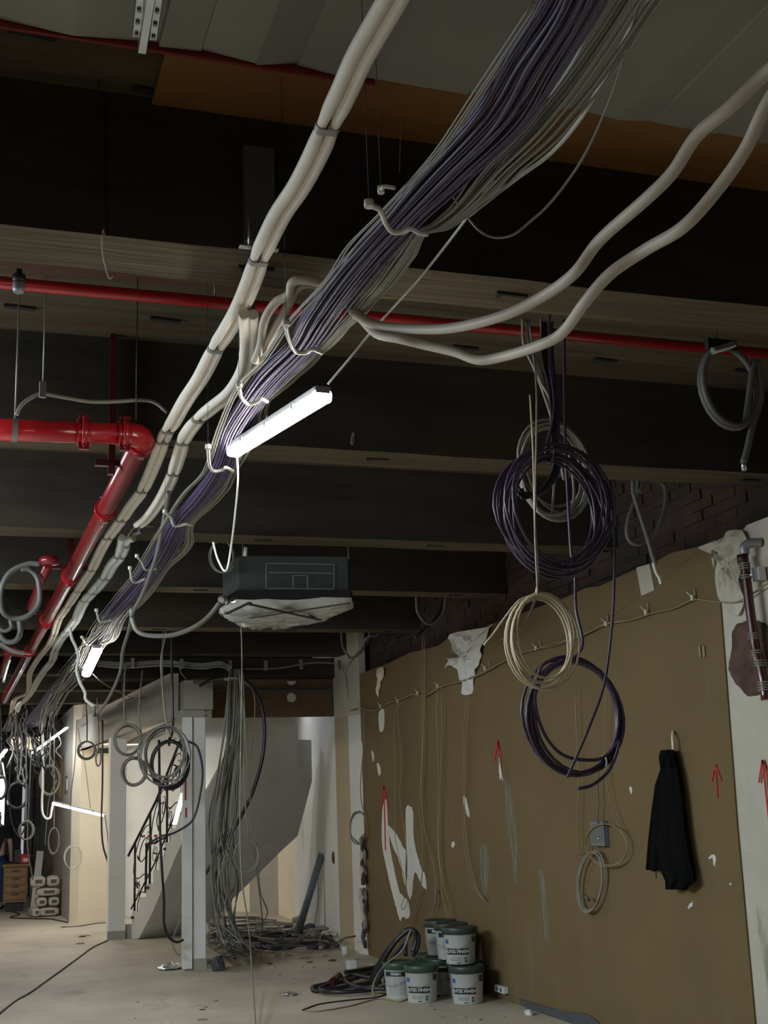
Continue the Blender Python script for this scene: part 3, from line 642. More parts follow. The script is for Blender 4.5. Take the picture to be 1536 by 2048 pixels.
O('insulation_stub', tube(B(), smoothpts(px_path([(268,1077),(258,1079),(253,1086)], Z=3.2), 4), 0.022, 10), 'insul_cool', cj)
O('valve', tube(B(), px_path([(268,1066),(284,1062)], Z=3.2), 0.016, 10), 'steel_dull', cj)
O('valve_handle', tube(B(), smoothpts(px_path([(275,1064),(285,1052),(312,1052)], Z=3.2), 4), 0.008, 6), 'steel_dull', cj)
# ---- sprinkler pipes
def coupling(parent, p, d, r):
    p = Vector(p); d = Vector(d).normalized(); t = O('coupling', tube(tube(B(), [p-d*0.030, p-d*0.022, p+d*0.022, p+d*0.030], lambda u: r*(1.10 if 0.2 < u < 0.8 else 1.22), 24), [p-d*0.012, p+d*0.012], r*1.28, 24), 'redpipe', parent)
    s = d.cross(Vector((0,0,1))).normalized() if abs(d.z) < .9 else Vector((1,0,0)); u = s.cross(d)
    for e in (-1, 1):
        bm = B(); q = p + u*e*r*1.38; box(bm, -0.012, -0.022, -0.012, 0.012, 0.022, 0.012)
        R_ = Matrix((s, d, u)).transposed()
        for v in bm.verts: v.co = q + R_ @ v.co
        cyl(bm, q-s*0.03, q+s*0.03, 0.006, 8); O('bolt_lug', bm, 'reddark', t)
    return t
YR = 5.22
el = PY(287, 872, YR); pa = PY(-80, 857, YR); pb = PY(262, 868, YR)
sp = T('sprinkler_main', 'big glossy red pipe with an elbow, coming from the left edge', 'pipe', pa)
RP = 0.047
O('pipe', cyl(B(), pa, pb, RP, 28), 'redpipe', sp)
dn = px_path([(276,905),(236,968),(190,1050),(152,1120),(118,1180),(84,1240),(60,1300),(30,1362),(5,1410),(-10,1440)], Z=3.12)
# keep the far run straight
cr = Vector((el.x+0.005, YR, pb.z)); q0 = cr+Vector((0,0.085,0)); q1 = PZ(8, 1400, pb.z); run = [q0.lerp(q1, k/8) for k in range(9)]
ec = [cr+Vector((-0.085,0,0))] + [cr+Vector((-0.085+0.085*math.sin(a_), 0.085-0.085*math.cos(a_), 0)) for a_ in [k*math.pi/16 for k in range(9)]]; run = [ec[-1]-Vector((0,0.02,0))] + run[1:]
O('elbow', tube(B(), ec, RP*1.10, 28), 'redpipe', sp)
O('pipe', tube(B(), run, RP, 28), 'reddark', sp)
coupling(sp, PY(168, 865, YR), (1,0,0), RP); coupling(sp, PY(250, 868, YR), (1,0,0), RP)
dd = run[1]-run[0]
def on_run(y):  # place on the run that shows at picture height y
    best = None
    for k in range(400):
        p = q0.lerp(q1, k/399); c_ = ROT.transposed() @ (p-CAM); yy = CY + c_.y/c_.z*F
        if best is None or abs(yy-y) < best[0]: best = (abs(yy-y), p)
    return best[1]
for y in (1018, 1152, 1240, 1300): coupling(sp, on_run(y), dd, RP)
coupling(sp, q0+dd.normalized()*0.03, dd, RP)
for y in (1046, 1198):
    p = on_run(y); d_ = dd.normalized(); O('joint_line', tube(B(), [p-d_*0.004, p+d_*0.004], RP*1.012, 24), 'redpipe', sp)
# thin pipes and brackets of the sprinkler
def rod(name, px, py, Y, label, r=0.004, m='steel_dull', top=SLAB, **k):
    p = PY(px, py, Y); return O(name, tube(B(), [p, Vector((p.x, p.y, top))], r, 6), m, None, label, 'rod', **k)
r1 = rod('hanger_rod', 30, 838, 5.25, 'threaded rod holding the left end of the big red pipe')
bm = B(); pc = PY(30, 860, YR); rg = [pc+Vector((0, math.cos(a)*RP*1.06, math.sin(a)*RP*1.06)) for a in [2*math.pi*k/24 for k in range(24)]]
for k in range(24): obox(bm, rg[k], rg[(k+1) % 24], 0.022, up=(0,0.3,1), wz=0.003)
O('pipe_ring', bm, 'steel_dull', r1)
bm = B(); p = on_run(925)
box(bm, p.x-0.10, p.y-0.02, p.z-0.06, p.x-0.07, p.y+0.02, SLAB); box(bm, p.x-0.16, p.y-0.015, p.z-0.02, p.x-0.04, p.y+0.015, p.z+0.01)
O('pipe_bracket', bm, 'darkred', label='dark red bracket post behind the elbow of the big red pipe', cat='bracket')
for y, lb_ in ((1152,'second'), (1240,'third')):
    p = on_run(y); bm = B(); box(bm, p.x-0.02, p.y-0.03, p.z+RP, p.x+0.02, p.y+0.03, SLAB); box(bm, p.x-0.12, p.y-0.02, p.z+RP, p.x+0.12, p.y+0.02, p.z+RP+0.03)
    O('pipe_bracket', bm, 'darkred', label='dark red bracket on the %s coupling of the receding red pipe' % lb_, cat='bracket')
# branch behind: sprinkler cap with hoses
br = T('sprinkler_branch', 'slim red branch pipe with a cap fitting left of the receding red pipe', 'pipe', PY(80,1180,8.2))
O('branch_pipe', tube(B(), [PY(96,1130,8.0), PY(62,1215,8.6)], 0.028, 14), 'reddark', br)
O('cap', lathe(B(), [(0.02,-0.03),(0.06,-0.02),(0.065,0.01),(0.045,0.03),(0.0,0.035)], PY(98,1122,8.0), 16), 'reddark', br)
br2 = T('sprinkler_branch', 'lowest red branch tee at the left edge by the far red pipe', 'pipe', PY(30,1310,11.5))
O('branch_pipe', tube(B(), [PY(62,1308,12.0), PY(18,1305,12.0), PY(4,1350,12.4)], 0.035, 12), 'reddark', br2)
O('cap', lathe(B(), [(0.03,-0.04),(0.07,-0.03),(0.07,0.03),(0.0,0.04)], PY(20,1302,12.0), 16), 'reddark', br2)
for i, (pts, r, lb_) in enumerate((
    ([(80,1128,8.0),(55,1128,8.0),(20,1145,8.0),(2,1180,8.0),(4,1220,8.05),(25,1236,8.1),(55,1232,8.1),(78,1205,8.1),(76,1160,8.1),(60,1140,8.1),(42,1138,8.1)], 0.017, 'grey flexible hose looping from the cap of the slim red branch pipe'),
    ([(-5,1262,9.5),(10,1282,9.5),(30,1282,9.5),(40,1265,9.5),(38,1240,9.5)], 0.02, 'grey hose loop low at the left edge under the larger loop'),
    ([(-10,1250,9.3),(8,1262,9.3),(22,1255,9.3),(20,1240,9.3)], 0.014, 'thin grey hose piece at the left edge between two loops'),
    ([(-6,1285,11),(20,1300,11.2),(45,1306,11.6)], 0.022, 'dark grey hose reaching the lowest red tee'),
    ([(6,1365,12),(14,1335,12),(20,1318,12)], 0.015, 'pale pipe dropping from the lowest red tee'))):
    cable('flexible_hose', pts, r, 'greyhose' if i < 4 else 'steel', lb_, 'hose', n=12)
# thin red pipe across the room behind the first beam
yp = 4.86; zp = 3.71
cp = T('sprinkler_cross_pipe', 'thin red pipe crossing the whole ceiling behind the nearest beam', 'pipe', (1.5, yp, zp))
O('pipe', cyl(B(), (-3.0, yp, zp-0.005), (4.45, yp, zp), 0.026, 18), 'redpipe', cp)
for px in (430, 1100): p = PY(px, 620, yp); O('pipe_hanger', cyl(B(), (p.x, yp, zp+0.02), (p.x, yp, SLAB), 0.004, 6), 'steel_dull', cp)
sh = T('sprinkler_head', None, None, (0,0,0)); sh.parent = cp
c_ = PY(37, 585, yp-0.035); O('nipple', lathe(B(), [(0.020,0),(0.024,0.012),(0.024,0.04),(0.018,0.045)], c_, 16), 'steel_dull', sh)
O('cap', lathe(B(), [(0.021,0.045),(0.026,0.05),(0.026,0.075),(0.012,0.083),(0.012,0.10),(0,0.105)], c_, 16), 'black', sh)
# ---- air conditioning cassette
ac = T('air_conditioner', 'dark ceiling cassette unit wrapped underneath in clear film with crossed black straps', 'air conditioner', PZ(580,1225,2.98))
oc = [(476,1203),(702,1203),(706,1212),(652,1240),(555,1255),(487,1253),(448,1232),(442,1222)]
P = [PZ(x, y, 2.98) for x, y in oc]; c0 = sum(P, Vector())/8
def ring(k, z): return [c0+(p-c0)*k+Vector((0,0,z-2.98)) for p in P]
bm = B(); prism(bm, ring(0.97, 3.03), (0,0,0.27)); O('body', bm, 'acbody', ac)
bm = B(); prism(bm, ring(1.0, 2.985), (0,0,0.075)); O('flange', bm, 'black', ac)
bm = B(); rg = []
Rf = random.Random(4)
dense = []
for i in range(8):
    for k in range(8): dense.append((P[i].lerp(P[(i+1) % 8], k/8)))
for q, dz in ((1.01, 0.02),(1.0,-0.005),(0.85,-0.03),(0.6,-0.045),(0.35,-0.05),(0.1,-0.05)):
    rg.append([bm.verts.new(c0+(p-c0)*q+Vector((0,0,dz+Rf.uniform(-.012,.012)))) for p in dense])
for i in range(5):
    for k in range(64): bm.faces.new((rg[i][k], rg[i][(k+1) % 64], rg[i+1][(k+1) % 64], rg[i+1][k]))
bm.faces.new(rg[-1]); bmesh.ops.recalc_face_normals(bm, faces=bm.faces)
O('plastic_film', bm, 'film', ac, smooth=True)
def acp(x, y, z=2.915): return PZ(x, y, z)
bm = B(); obox(bm, acp(497,1208), acp(640,1240), 0.035, up=(0,0,1), wz=0.006); obox(bm, acp(698,1206), acp(500,1236), 0.035, wz=0.006); obox(bm, acp(452,1228), acp(500,1205), 0.03, wz=0.006)
O('strap', bm, 'black', ac)
# raised lines on the front of the casing
fy = min(p.y for p in ring(0.97, 3.0))-0.004
def acl(a, b_, w_=0.008): 
    p = PY(*a, fy); q = PY(*b_, fy); obox(bml, p, q, 0.004, up=(0,0,1), wz=w_) if abs(a[1]-b_[1]) < 6 else obox(bml, p, q, w_, up=(0,1,0), wz=0.004)
bml = B()
for a, b_ in (((532,1127),(668,1129)),((532,1127),(532,1177)),((668,1129),(668,1177)),((532,1177),(668,1178)),((538,1145),(667,1147)),((586,1151),(615,1151)),((586,1151),(586,1178)),((615,1151),(615,1178))): acl(a, b_)
O('pressed_lines', bml, 'acline', ac)
for x in (487, 700):
    p = PZ(x, 1215, 3.1); O('hanger_rod', cyl(B(), p, (p.x, p.y, SLAB), 0.006, 8), 'steel_dull', ac)
O('drain_stub', cyl(B(), PY(490,1112,8.0), PY(492,1095,8.0), 0.013, 10), 'whitecable', ac)
O('bundled_film', tube(B(), smoothpts([PZ(442,1200,3.0), PZ(450,1196,3.05), PZ(455,1204,3.02), PZ(446,1222,2.97), PZ(440,1228,2.95)], 5), lambda u: 0.02+0.012*math.sin(u*19), 10), 'film', ac)
# drain hose from the unit
cable('drain_hose', [(440,1205,7.9),(415,1235,7.9),(385,1256,7.9),(345,1270,7.9),(300,1271,7.9),(275,1262,7.9),(265,1240,7.9),(263,1218,7.9)], 0.015, 'greycable', 'pale drain hose curving from the ceiling cassette to the cable bundle', 'hose', n=12)
cable('grey_hose', [(338,985,5.8),(328,1040,6.2),(316,1100,6.6),(300,1150,7.0),(284,1190,7.4),(266,1225,7.8),(258,1260,8.2),(246,1300,8.6),(240,1345,9.0),(218,1395,9.4),(196,1425,9.6),(187,1430,9.6),(190,1412,9.6)], 0.012, 'greyhose', 'long grey hose hanging down from the bundle past the short batten', 'hose', n=10)
cable('white_wire', [(140,1255,10),(143,1275,10),(152,1295,10),(157,1318,10),(153,1340,10),(160,1365,10),(170,1385,10),(172,1400,10),(192,1415,10)], 0.012, 'whitecable', 'wavy white wire hanging left of the short batten')
# ---- thick beige conduits on the right
def fat(pts, r, label): return O('flexible_conduit', tube(B(), smoothpts(px_path(pts), 7), r, 14), 'conduit', None, label, 'conduit')
fat([(1600,90,1.75),(1536,142,1.85),(1460,215,1.95),(1395,270,2.05),(1345,345,2.15),(1290,400,2.25),(1200,480,2.45),(1150,545,2.55),(1090,590,2.7),(1010,630,2.85),(910,655,3.05),(830,658,3.2),(760,652,3.32),(715,630,3.36),(680,590,3.38),(645,568,3.4),(610,560,3.42),(585,565,3.45),(578,590,3.5),(552,605,3.55),(530,640,3.62),(522,690,3.72),(510,722,3.8)], 0.0150, 'upper of the two thick beige conduits sweeping in from the right edge')
fat([(1600,110,1.75),(1536,205,1.85),(1490,300,1.95),(1430,385,2.05),(1365,455,2.15),(1290,500,2.3),(1220,548,2.4),(1170,605,2.5),(1125,665,2.65),(1080,690,2.75),(1010,712,2.95),(958,720,3.05),(910,704,3.12),(850,690,3.2),(800,678,3.25),(755,668,3.33),(725,640,3.42),(690,602,3.44),(650,576,3.46),(612,568,3.47),(590,582,3.5),(582,600,3.53),(560,640,3.6),(535,685,3.7),(520,705,3.78)], 0.0145, 'lower of the two thick beige conduits dipping to a kink beside the purple bundle')
cable('white_cable', [(1310,-30,2.0),(1299,0,2.05),(1266,49,2.1),(1222,131,2.25),(1163,234,2.45),(1103,305,2.6),(1037,354,2.7),(972,403,2.8),(930,436,2.87),(880,452,2.92),(850,462,2.95)], 0.0058, 'whitecable', 'thicker white cable along the right side of the overhead grey cables')
cable('white_cable', [(1290,-30,2.0),(1274,22,2.05),(1250,109,2.15),(1212,218,2.35),(1163,321,2.5),(1103,403,2.62),(1060,443,2.7),(1025,470,2.75),(988,475,2.8),(960,462,2.83),(940,440,2.85),(907,395,2.88)], 0.0036, 'greycable', 'thin grey cable sagging in a long loop right of the overhead bundle')
# strut channels hanging at the edge of the deck
for i, (x0, y0, x1, y1) in enumerate(((281,-20,272,62),(318,-20,306,68))):
    a = PZ(x0, y0, 3.66); b_ = PZ(x1, y1, 3.66); t = T('strut_channel', ('left' if i == 0 else 'right')+' steel strut channel hanging under the grey deck near the top left', 'channel', a)
    O('channel', bevel(obox(B(), a, b_, 0.022, wz=0.04), 0.002, 1), 'steel', t)
    for k in (0.3, 0.6, 0.9): q = a.lerp(b_, k); O('bolt', cyl(B(), q+Vector((0,0,-0.022)), q+Vector((0,0,-0.027)), 0.006, 8), 'steel_dull', t)
    O('rod', cyl(B(), b_+Vector((0,-0.05,0)), b_+Vector((0,-0.05,0.08)), 0.004, 6), 'steel_dull', t)
a = PZ(302, -20, 3.64); b_ = PZ(284, 92, 3.64)
ch = T('strut_channel', 'middle and longest steel strut channel poking past the grey deck edge', 'channel', a)
O('channel', bevel(obox(B(), a, b_, 0.024, wz=0.05), 0.002, 1), 'steel', ch); O('rod', cyl(B(), b_+Vector((0,-0.04,0)), b_+Vector((0,-0.04,0.1)), 0.004, 6), 'steel_dull', ch)
# small grey conduit with clip by the left rod
cable('grey_cable', [(33,830,5.1),(42,812,5.1),(60,797,5.1),(85,788,5.1),(130,795,5.1),(180,803,5.1),(230,803,5.1),(280,800,5.1),(310,805,5.1),(335,825,5.1)], 0.0085, 'greycable', 'grey cable arching above the red pipe and along the dark beam', n=10)
cc = T('saddle_clip', 'pale saddle clip on the grey cable above the big red pipe', 'clip', PY(85,780,5.08))
a = PY(79,762,5.07); b_ = PY(92,795,5.07); bm = B(); box(bm, a.x, 5.07, b_.z, b_.x, 5.085, a.z); O('strap', bevel(bm, 0.002, 1), 'steel', cc)
O('anchor', cyl(B(), Vector(((a.x+b_.x)/2,5.08,a.z-0.01)), Vector(((a.x+b_.x)/2,5.08,SLAB)), 0.003, 6), 'steel_dull', cc)
# hanging thin rods and wires from the slab
for (x, y0, Y, lb_, m_, r_) in ((217,555,4.0,'thin pinkish wire hooked over the nearest beam underside','conduit',0.003),):
    cable('hooked_wire', [(205,470,3.58),(205,500,3.6),(212,535,3.62),(219,556,3.62),(224,552,3.62)], r_, m_, lb_, 'wire')
cable('red_line_wire', [(197,-0,3.3),(200,70,3.45),(197,180,3.55),(205,320,3.58),(208,470,3.58)], 0.004, 'darkred', 'thin dark red wire dropping down the face of the nearest beam', 'wire')
for (x, y, Y, lb_) in ((272,840,5.0,'thin rod hanging in the shadow left of the insulated pipes'),(700,880,5.6,'short bent wire tail on the lit beam face right of the nearest batten'),(803,345,3.5,'pair of thin wires hanging from the orange board')):
    if x == 700: cable('wire_tail', [(706,865,5.7),(702,885,5.7),(706,887,5.7),(708,866,5.7)], 0.003, 'greycable', lb_, 'wire')
    elif x == 803: cable('wire_tail', [(803,170,3.4),(801,250,3.5),(799,345,3.55)], 0.0015, 'tancable', lb_, 'wire')
    else: rod('thin_rod', x, y, Y, lb_, 0.0025, 'black')
# ================================================================== HANGING COILS
def coil(name, label, px, py, Y, rx, ry, turns, r, m, seed, yaw=0.0, group=None, jr=0.10, jd=0.03, wob=0.06, pre=None, post=None, n=7, ties=(), steps=28, cat='cable coil', start=math.pi/2, tiem='black'):
    c = PY(px, py, Y); s = -(ROT.transposed() @ (c-CAM)).z/F
    pts = coilpts(c, rx*s, ry*s, turns, yaw, seed, jr, jd, wob=wob, start=start, steps=steps)
    A = smoothpts(px_path(pre)+[pts[0]], 6)[:-1] if pre else []
    Z_ = smoothpts([pts[-1]]+px_path(post), 6)[1:] if post else []
    t = T(name, label, cat, c, group)
    O('cable', tube(B(), A+pts+Z_, r, n), m, t)
    for a in ties:
        q = c+Vector((math.cos(a)*rx*s*math.cos(yaw), math.cos(a)*rx*s*math.sin(yaw), math.sin(a)*ry*s)); ax = 'x' if abs(math.sin(a)) > .7 else 'z'
        tie(t, q, max(r*3.2, jr*rx*s*1.3), tiem, axis=ax, tail=(0.07,0,0.03) if len(ties) == 1 else None)
    return t
YC = 4.15
coil('purple_cable_coil', 'largest hanging coil of purple cable, upper one in front of the right wall', 1108, 1022, YC, 106, 120, 12, 0.0056, 'purple_dark', 24, jr=0.15, jd=0.06, wob=0.16, ties=(math.pi/2,), pre=[(1098,600,YC+.15),(1100,720,YC+.08),(1108,820,YC+.03)], post=[(1165,905,YC),(1210,970,YC),(1228,1060,YC),(1228,1180,YC),(1222,1270,YC-.02),(1208,1370,YC-.05),(1180,1450,YC-.08),(1150,1520,YC-.1),(1134,1556,YC-.1)], n=8)
for i, (x0, x1) in enumerate(((1088,1106),(1096,1112),(1090,1103),(1104,1116),(1084,1109))):
    cable('purple_cable', [(x0,645,YC+.18),(x0+2,720,YC+.1),(x1,820,YC+.05),(x1+1,885,YC+.04),(x1+4,930,YC+.06),(x1-8,962,YC+.07),(x1-30,985,YC+.07),(x1-62,985+3*i,YC+.07),(x1-68,975+3*i,YC+.08)], 0.0060, ['black','purple_dark'][i % 2], 'purple cable dropping from the beam through the top of the largest purple coil', group='purple cables dropping from the beam into the largest coil', n=7)
coil('grey_cable_coil', 'hanging coil of grey cable behind the largest purple coil', 1106, 935, YC+.22, 70, 90, 7.5, 0.0058, 'greycable', 33, jr=0.16, jd=0.03, wob=0.2, pre=[(1052,640,YC+.3),(1058,690,YC+.28),(1080,760,YC+.25),(1100,800,YC+.22)], post=[(1120,860,YC+.2),(1145,950,YC+.2),(1140,1020,YC+.2),(1080,1025,YC+.2),(1070,980,YC+.18)], n=8)
for i, (a, b_) in enumerate(((1045,1098),(1058,1104),(1082,1102))):
    cable('grey_cable', [(a,638,YC+.3),(a+3,690,YC+.28),(a+0.5*(b_-a),745,YC+.26),(b_,820,YC+.24),(b_+14,880,YC+.24),(b_+30,960,YC+.24)], 0.0060, 'greycable', 'grey cable dropping from the beam to the grey coil behind the largest purple coil', group='grey cables dropping from the beam', n=7)
coil('beige_cable_coil', 'hanging coil of pale beige cable between the upper and lower purple coils', 1085, 1278, YC-.12, 70, 92, 8, 0.0040, 'beigecable', 44, jr=0.12, jd=0.03, wob=0.12, pre=[(1060,790,YC),(1066,900,YC-.06),(1070,1050,YC-.1),(1076,1150,YC-.12),(1072,1185,YC-.12)], post=[(1040,1200,YC-.12),(1010,1235,YC-.12),(985,1270,YC-.12),(968,1290,YC-.12)], n=7)
cable('beige_cable', [(1060,650,YC+.25),(1072,760,YC),(1073,860,YC-.08),(1070,1050,YC-.12),(1075,1180,YC-.13),(1070,1200,YC-.13),(1052,1245,YC-.13),(1040,1260,YC-.13)], 0.0042, 'greycable', 'straight grey cable hanging in front of the largest purple coil down to the beige coil', n=7)
coil('purple_cable_coil', 'lowest hanging coil of dark purple cable in front of the brown wall', 1150, 1432, YC+.06, 98, 112, 8, 0.0066, 'purple_dark', 55, jr=0.09, jd=0.03, wob=0.12, ties=(-0.95,), tiem='whitecable', pre=[(1128,640,YC+.2),(1130,880,YC+.13),(1135,980,YC+.13),(1142,1100,YC+.12),(1150,1150,YC+.12),(1152,1220,YC+.1),(1165,1290,YC+.06)], post=[(1085,1330,YC+.06),(1070,1400,YC+.05),(1090,1470,YC+.05),(1130,1512,YC+.05),(1190,1520,YC+.05),(1220,1505,YC+.05),(1238,1480,YC+.05),(1232,1510,YC+.04),(1215,1545,YC+.04),(1185,1570,YC+.03),(1155,1578,YC+.03)], n=8)
_skip = lambda *a, **k: None
_skip('purple_cable', [(1130,880,YC+.12),(1135,980,YC+.1),(1142,1100,YC+.1),(1150,1200,YC+.1),(1165,1290,YC+.08),(1200,1330,YC+.08)], 0.006, 'purple_dark', 'purple cable hanging behind the coils down to the lowest purple coil')
# loops of grey conduit
coil('conduit_loop', 'large loop of grey flexible conduit hanging at the right edge under the cross pipe', 1462, 775, 4.5, 64, 84, 1.6, 0.0145, 'greyhose', 61, jr=0.08, jd=0.03, wob=0.1, post=[(1510,720,4.5),(1522,790,4.5),(1505,850,4.5),(1494,900,4.5),(1486,925,4.5)], pre=[(1420,690,4.5),(1440,688,4.5)], n=12, cat='conduit')
bm = B(); q = PY(1487,928,4.5); cyl(bm, q+Vector((0,0,-0.03)), q+Vector((0,0,0.02)), 0.012, 10); O('conduit_fitting', bm, 'steel', label='small shiny metal end fitting of the large conduit loop at the right edge', cat='fitting')
cable('conduit_fitting', [(1425,702,4.45),(1450,695,4.45),(1470,688,4.45)], 0.016, 'steel', 'shiny metal coupling at the top of the large conduit loop', 'fitting', n=12)
bm = B(); p = PY(1440,690,4.46); box(bm, p.x-0.06, p.y, p.z-0.02, p.x+0.09, p.y+0.03, p.z+0.03); cyl(bm, (p.x,p.y+0.02,p.z), (p.x,p.y+0.02,SLAB), 0.003, 6); O('hook_bracket', bm, 'black', label='black bracket carrying the large conduit loop', cat='bracket')
cable('conduit', [(1266,770,6.12),(1266,965,6.1),(1268,990,6.1),(1280,1030,6.1),(1296,1080,6.1),(1306,1115,6.1),(1312,1130,6.1)], 0.013, 'greyhose', 'grey conduit end hanging straight through the figure eight loop above the brown wall', 'conduit', n=10)
cable('conduit_tip', [(1306,1125,6.1),(1312,1145,6.1),(1318,1155,6.1),(1322,1168,6.1)], 0.009, 'whitecable', 'bare white wire end at the tip of the grey conduit above the brown wall', 'wire', n=8)
cable('conduit', [(1278,985,6.15),(1290,968,6.15),(1312,962,6.15),(1330,975,6.15),(1328,1020,6.15),(1310,1065,6.15),(1280,1088,6.15),(1258,1080,6.15),(1254,1050,6.15),(1266,1010,6.15),(1275,985,6.16),(1280,770,6.2)], 0.0125, 'greyhose', 'figure eight loop of grey conduit hanging under the beam above the brown wall', 'conduit', n=10)
cable('conduit', [(833,1085,10.2),(833,1200,10.2),(838,1230,10.2),(858,1248,10.2),(880,1235,10.2),(890,1205,10.2),(890,1090,10.2)], 0.014, 'greyhose', 'small U-shaped grey conduit loop hanging right of the ceiling cassette', 'conduit', n=8)
cable('conduit', [(830,1275,10.4),(850,1258,10.4),(872,1235,10.4),(885,1200,10.4),(887,1095,10.4)], 0.014, 'blackcable', 'dark conduit tail crossing the small grey loop', 'conduit', n=8)
cable('conduit', [(683,1175,12.35),(683,1270,12.35),(688,1298,12.2),(703,1316,12.2),(725,1300,12.2),(738,1270,12.3),(738,1175,12.35)], 0.013, 'greyhose', 'small conduit loop hanging at the far beam near the wall corner', 'conduit', n=8)
cable('conduit', [(762,1170,12.35),(760,1262,12.3),(735,1275,12.2),(715,1305,12.2),(700,1325,12.2),(690,1342,12.2)], 0.013, 'greycable', 'pale conduit end slanting over the small loop near the wall corner', 'conduit', n=8)
coil('grey_cable_coil', 'small thin grey wire ring under the beam left of the ceiling cassette', 444, 1112, 8.15, 24, 32, 2.7, 0.0055, 'greycable', 71, jr=0.1, jd=0.02, wob=0.1, pre=[(440,940,8.15),(441,1060,8.15)])
# cluster of coils in front of the near white column
YM = 12.6
coil('black_cable_coil', 'black cable coil hanging in front of the stairs', 338, 1530, YM, 36, 46, 6, 0.013, 'blackcable', 81, jr=0.12, jd=0.05, pre=[(344,1180,YM),(343,1300,YM),(345,1400,YM),(345,1460,YM)], ties=(math.pi/2,), n=8)
coil('grey_cable_coil', 'large grey cable coil looped over the black coil in front of the stairs', 332, 1508, YM-.15, 40, 50, 5.5, 0.0075, 'greyhose', 82, jr=0.26, jd=0.06, wob=0.28, pre=[(330,1200,YM),(325,1290,YM),(326,1380,YM),(332,1440,YM)])
cable('grey_cable', [(330,1190,YM),(332,1260,YM),(322,1320,YM),(326,1390,YM),(332,1440,YM-.1),(340,1470,YM-.1)], 0.010, 'greycable', 'grey drop cable hanging above the coils in front of the stairs')
coil('grey_cable_coil', 'small grey cable ring upper left of the black coil', 255, 1480, YM, 26, 30, 3.8, 0.0085, 'greyhose', 83, jr=0.1, jd=0.04, wob=0.1, pre=[(250,1330,YM),(248,1400,YM),(250,1440,YM)])
coil('grey_cable_coil', 'small grey cable ring lower left of the black coil', 268, 1543, YM, 23, 27, 3.8, 0.0085, 'greyhose', 84, jr=0.1, jd=0.04, wob=0.1, pre=[(285,1340,YM),(278,1420,YM),(284,1500,YM)], post=[(290,1520,YM),(300,1545,YM)])
cable('black_cable', [(375,1482,YM-.2),(395,1495,YM-.2),(405,1540,YM-.2),(400,1590,YM-.2),(385,1640,YM-.2),(350,1665,YM-.1),(325,1672,YM),(290,1690,YM)], 0.011, 'blackcable', 'black cable arching from the coils past the near white column')
cable('black_cable', [(318,1480,12.9),(319,1560,12.9),(320,1660,12.9),(324,1740,12.9),(328,1800,13.0),(328,1845,13.1),(336,1872,13.15),(352,1884,13.2),(366,1880,13.3)], 0.013, 'blackcable', 'black cable hanging straight down past the stair railing to the floor')
cable('black_cable', [(400,1372,13.3),(420,1362,13.2),(470,1355,13.1),(498,1368,13.0),(520,1405,13.0),(529,1450,13.0),(525,1515,13.0),(505,1585,13.0),(478,1640,13.1),(450,1685,13.2),(425,1725,13.3),(400,1765,13.9)], 0.019, 'blackcable', 'thick black cable arching over and across the falling grey cables', n=10)
# falling bundle of grey cables by the column
fb = T('falling_cable_bundle', 'fan of many grey cables falling to the floor right of the near white column', 'cable bundle', PY(470,1345,13.0))
Rb = random.Random(77)
for k in range(34):
    a = Rb.uniform(-1, 1); z = 13.05+Rb.uniform(-.12,.12); b1 = 470+a*11; left = Rb.random()
    if left < 0.55: xs_ = [b1, 468+a*15, 462+a*18, 446+a*14, 432+a*14+Rb.uniform(-4,4), 420+Rb.uniform(0,24), 424+Rb.uniform(0,40), 450+Rb.uniform(-25,55)]
    else: xs_ = [b1, 470+a*15, 470+a*17, 462+a*18, 455+a*18, 445+Rb.uniform(-12,34), 446+Rb.uniform(-12,32), 468+Rb.uniform(-30,60)]
    ys_ = [1338, 1400, 1480, 1560, 1650, 1760, 1850+Rb.uniform(-10,20), 1898+Rb.uniform(-12,14)]
    pts = [(x, y, z+0.02*i) for i, (x, y) in enumerate(zip(xs_, ys_))]
    P_ = px_path(pts); P_[-1].z = max(P_[-1].z, 0.01); fl = PZ(xs_[-1]+Rb.uniform(-40,60), 1900+Rb.uniform(-20,10), 0.015); P_.append(fl)
    O('grey_cable', tube(B(), smoothpts(P_, 4), 0.0062, 5), ['greycable','greycable','greyhose','greyhose'][k % 4], fb)
O('cable_tie', lathe(B(), [(0.10,-0.01),(0.10,0.01)], PY(466,1358,13.0), 16), 'greycable', fb)
for i, (pts, m_, lb_) in enumerate((
    ([(482,1235,11),(484,1330,11.2),(482,1480,11.3),(480,1640,11.3),(484,1760,11.3),(498,1860,11.4),(503,1930,11.5),(511,2050,9.6)], 'greycable', 'single pale cable hanging from the cassette down to the bottom of the picture'),
    ([(478,1340,12.8),(488,1440,12.8),(488,1560,12.8),(497,1680,12.8)], 'greycable', 'thin cable running down to the small ring in front of the stair soffit'),
    ([(486,1345,12.9),(492,1480,12.9),(500,1600,12.9),(515,1700,12.9),(520,1780,13.2),(535,1825,13.9),(520,1850,14.2)], 'greycable', 'thin cable falling right of the fan and kinking at the floor'),
    ([(488,1362,13.0),(508,1390,13.0),(508,1450,13.0),(500,1540,13.0),(503,1640,13.0),(512,1730,13.2),(524,1830,13.8),(524,1870,14.2)], 'tancable', 'brownish cable curving down at the right side of the fan'))):
    cable('grey_cable', pts, 0.0065, m_, lb_)
coil('grey_cable_coil', 'small pale cable ring hanging in front of the grey stair soffit', 493, 1712, 12.8, 25, 32, 2.2, 0.0062, 'greycable', 91, jr=0.05, jd=0.03, wob=0.06)
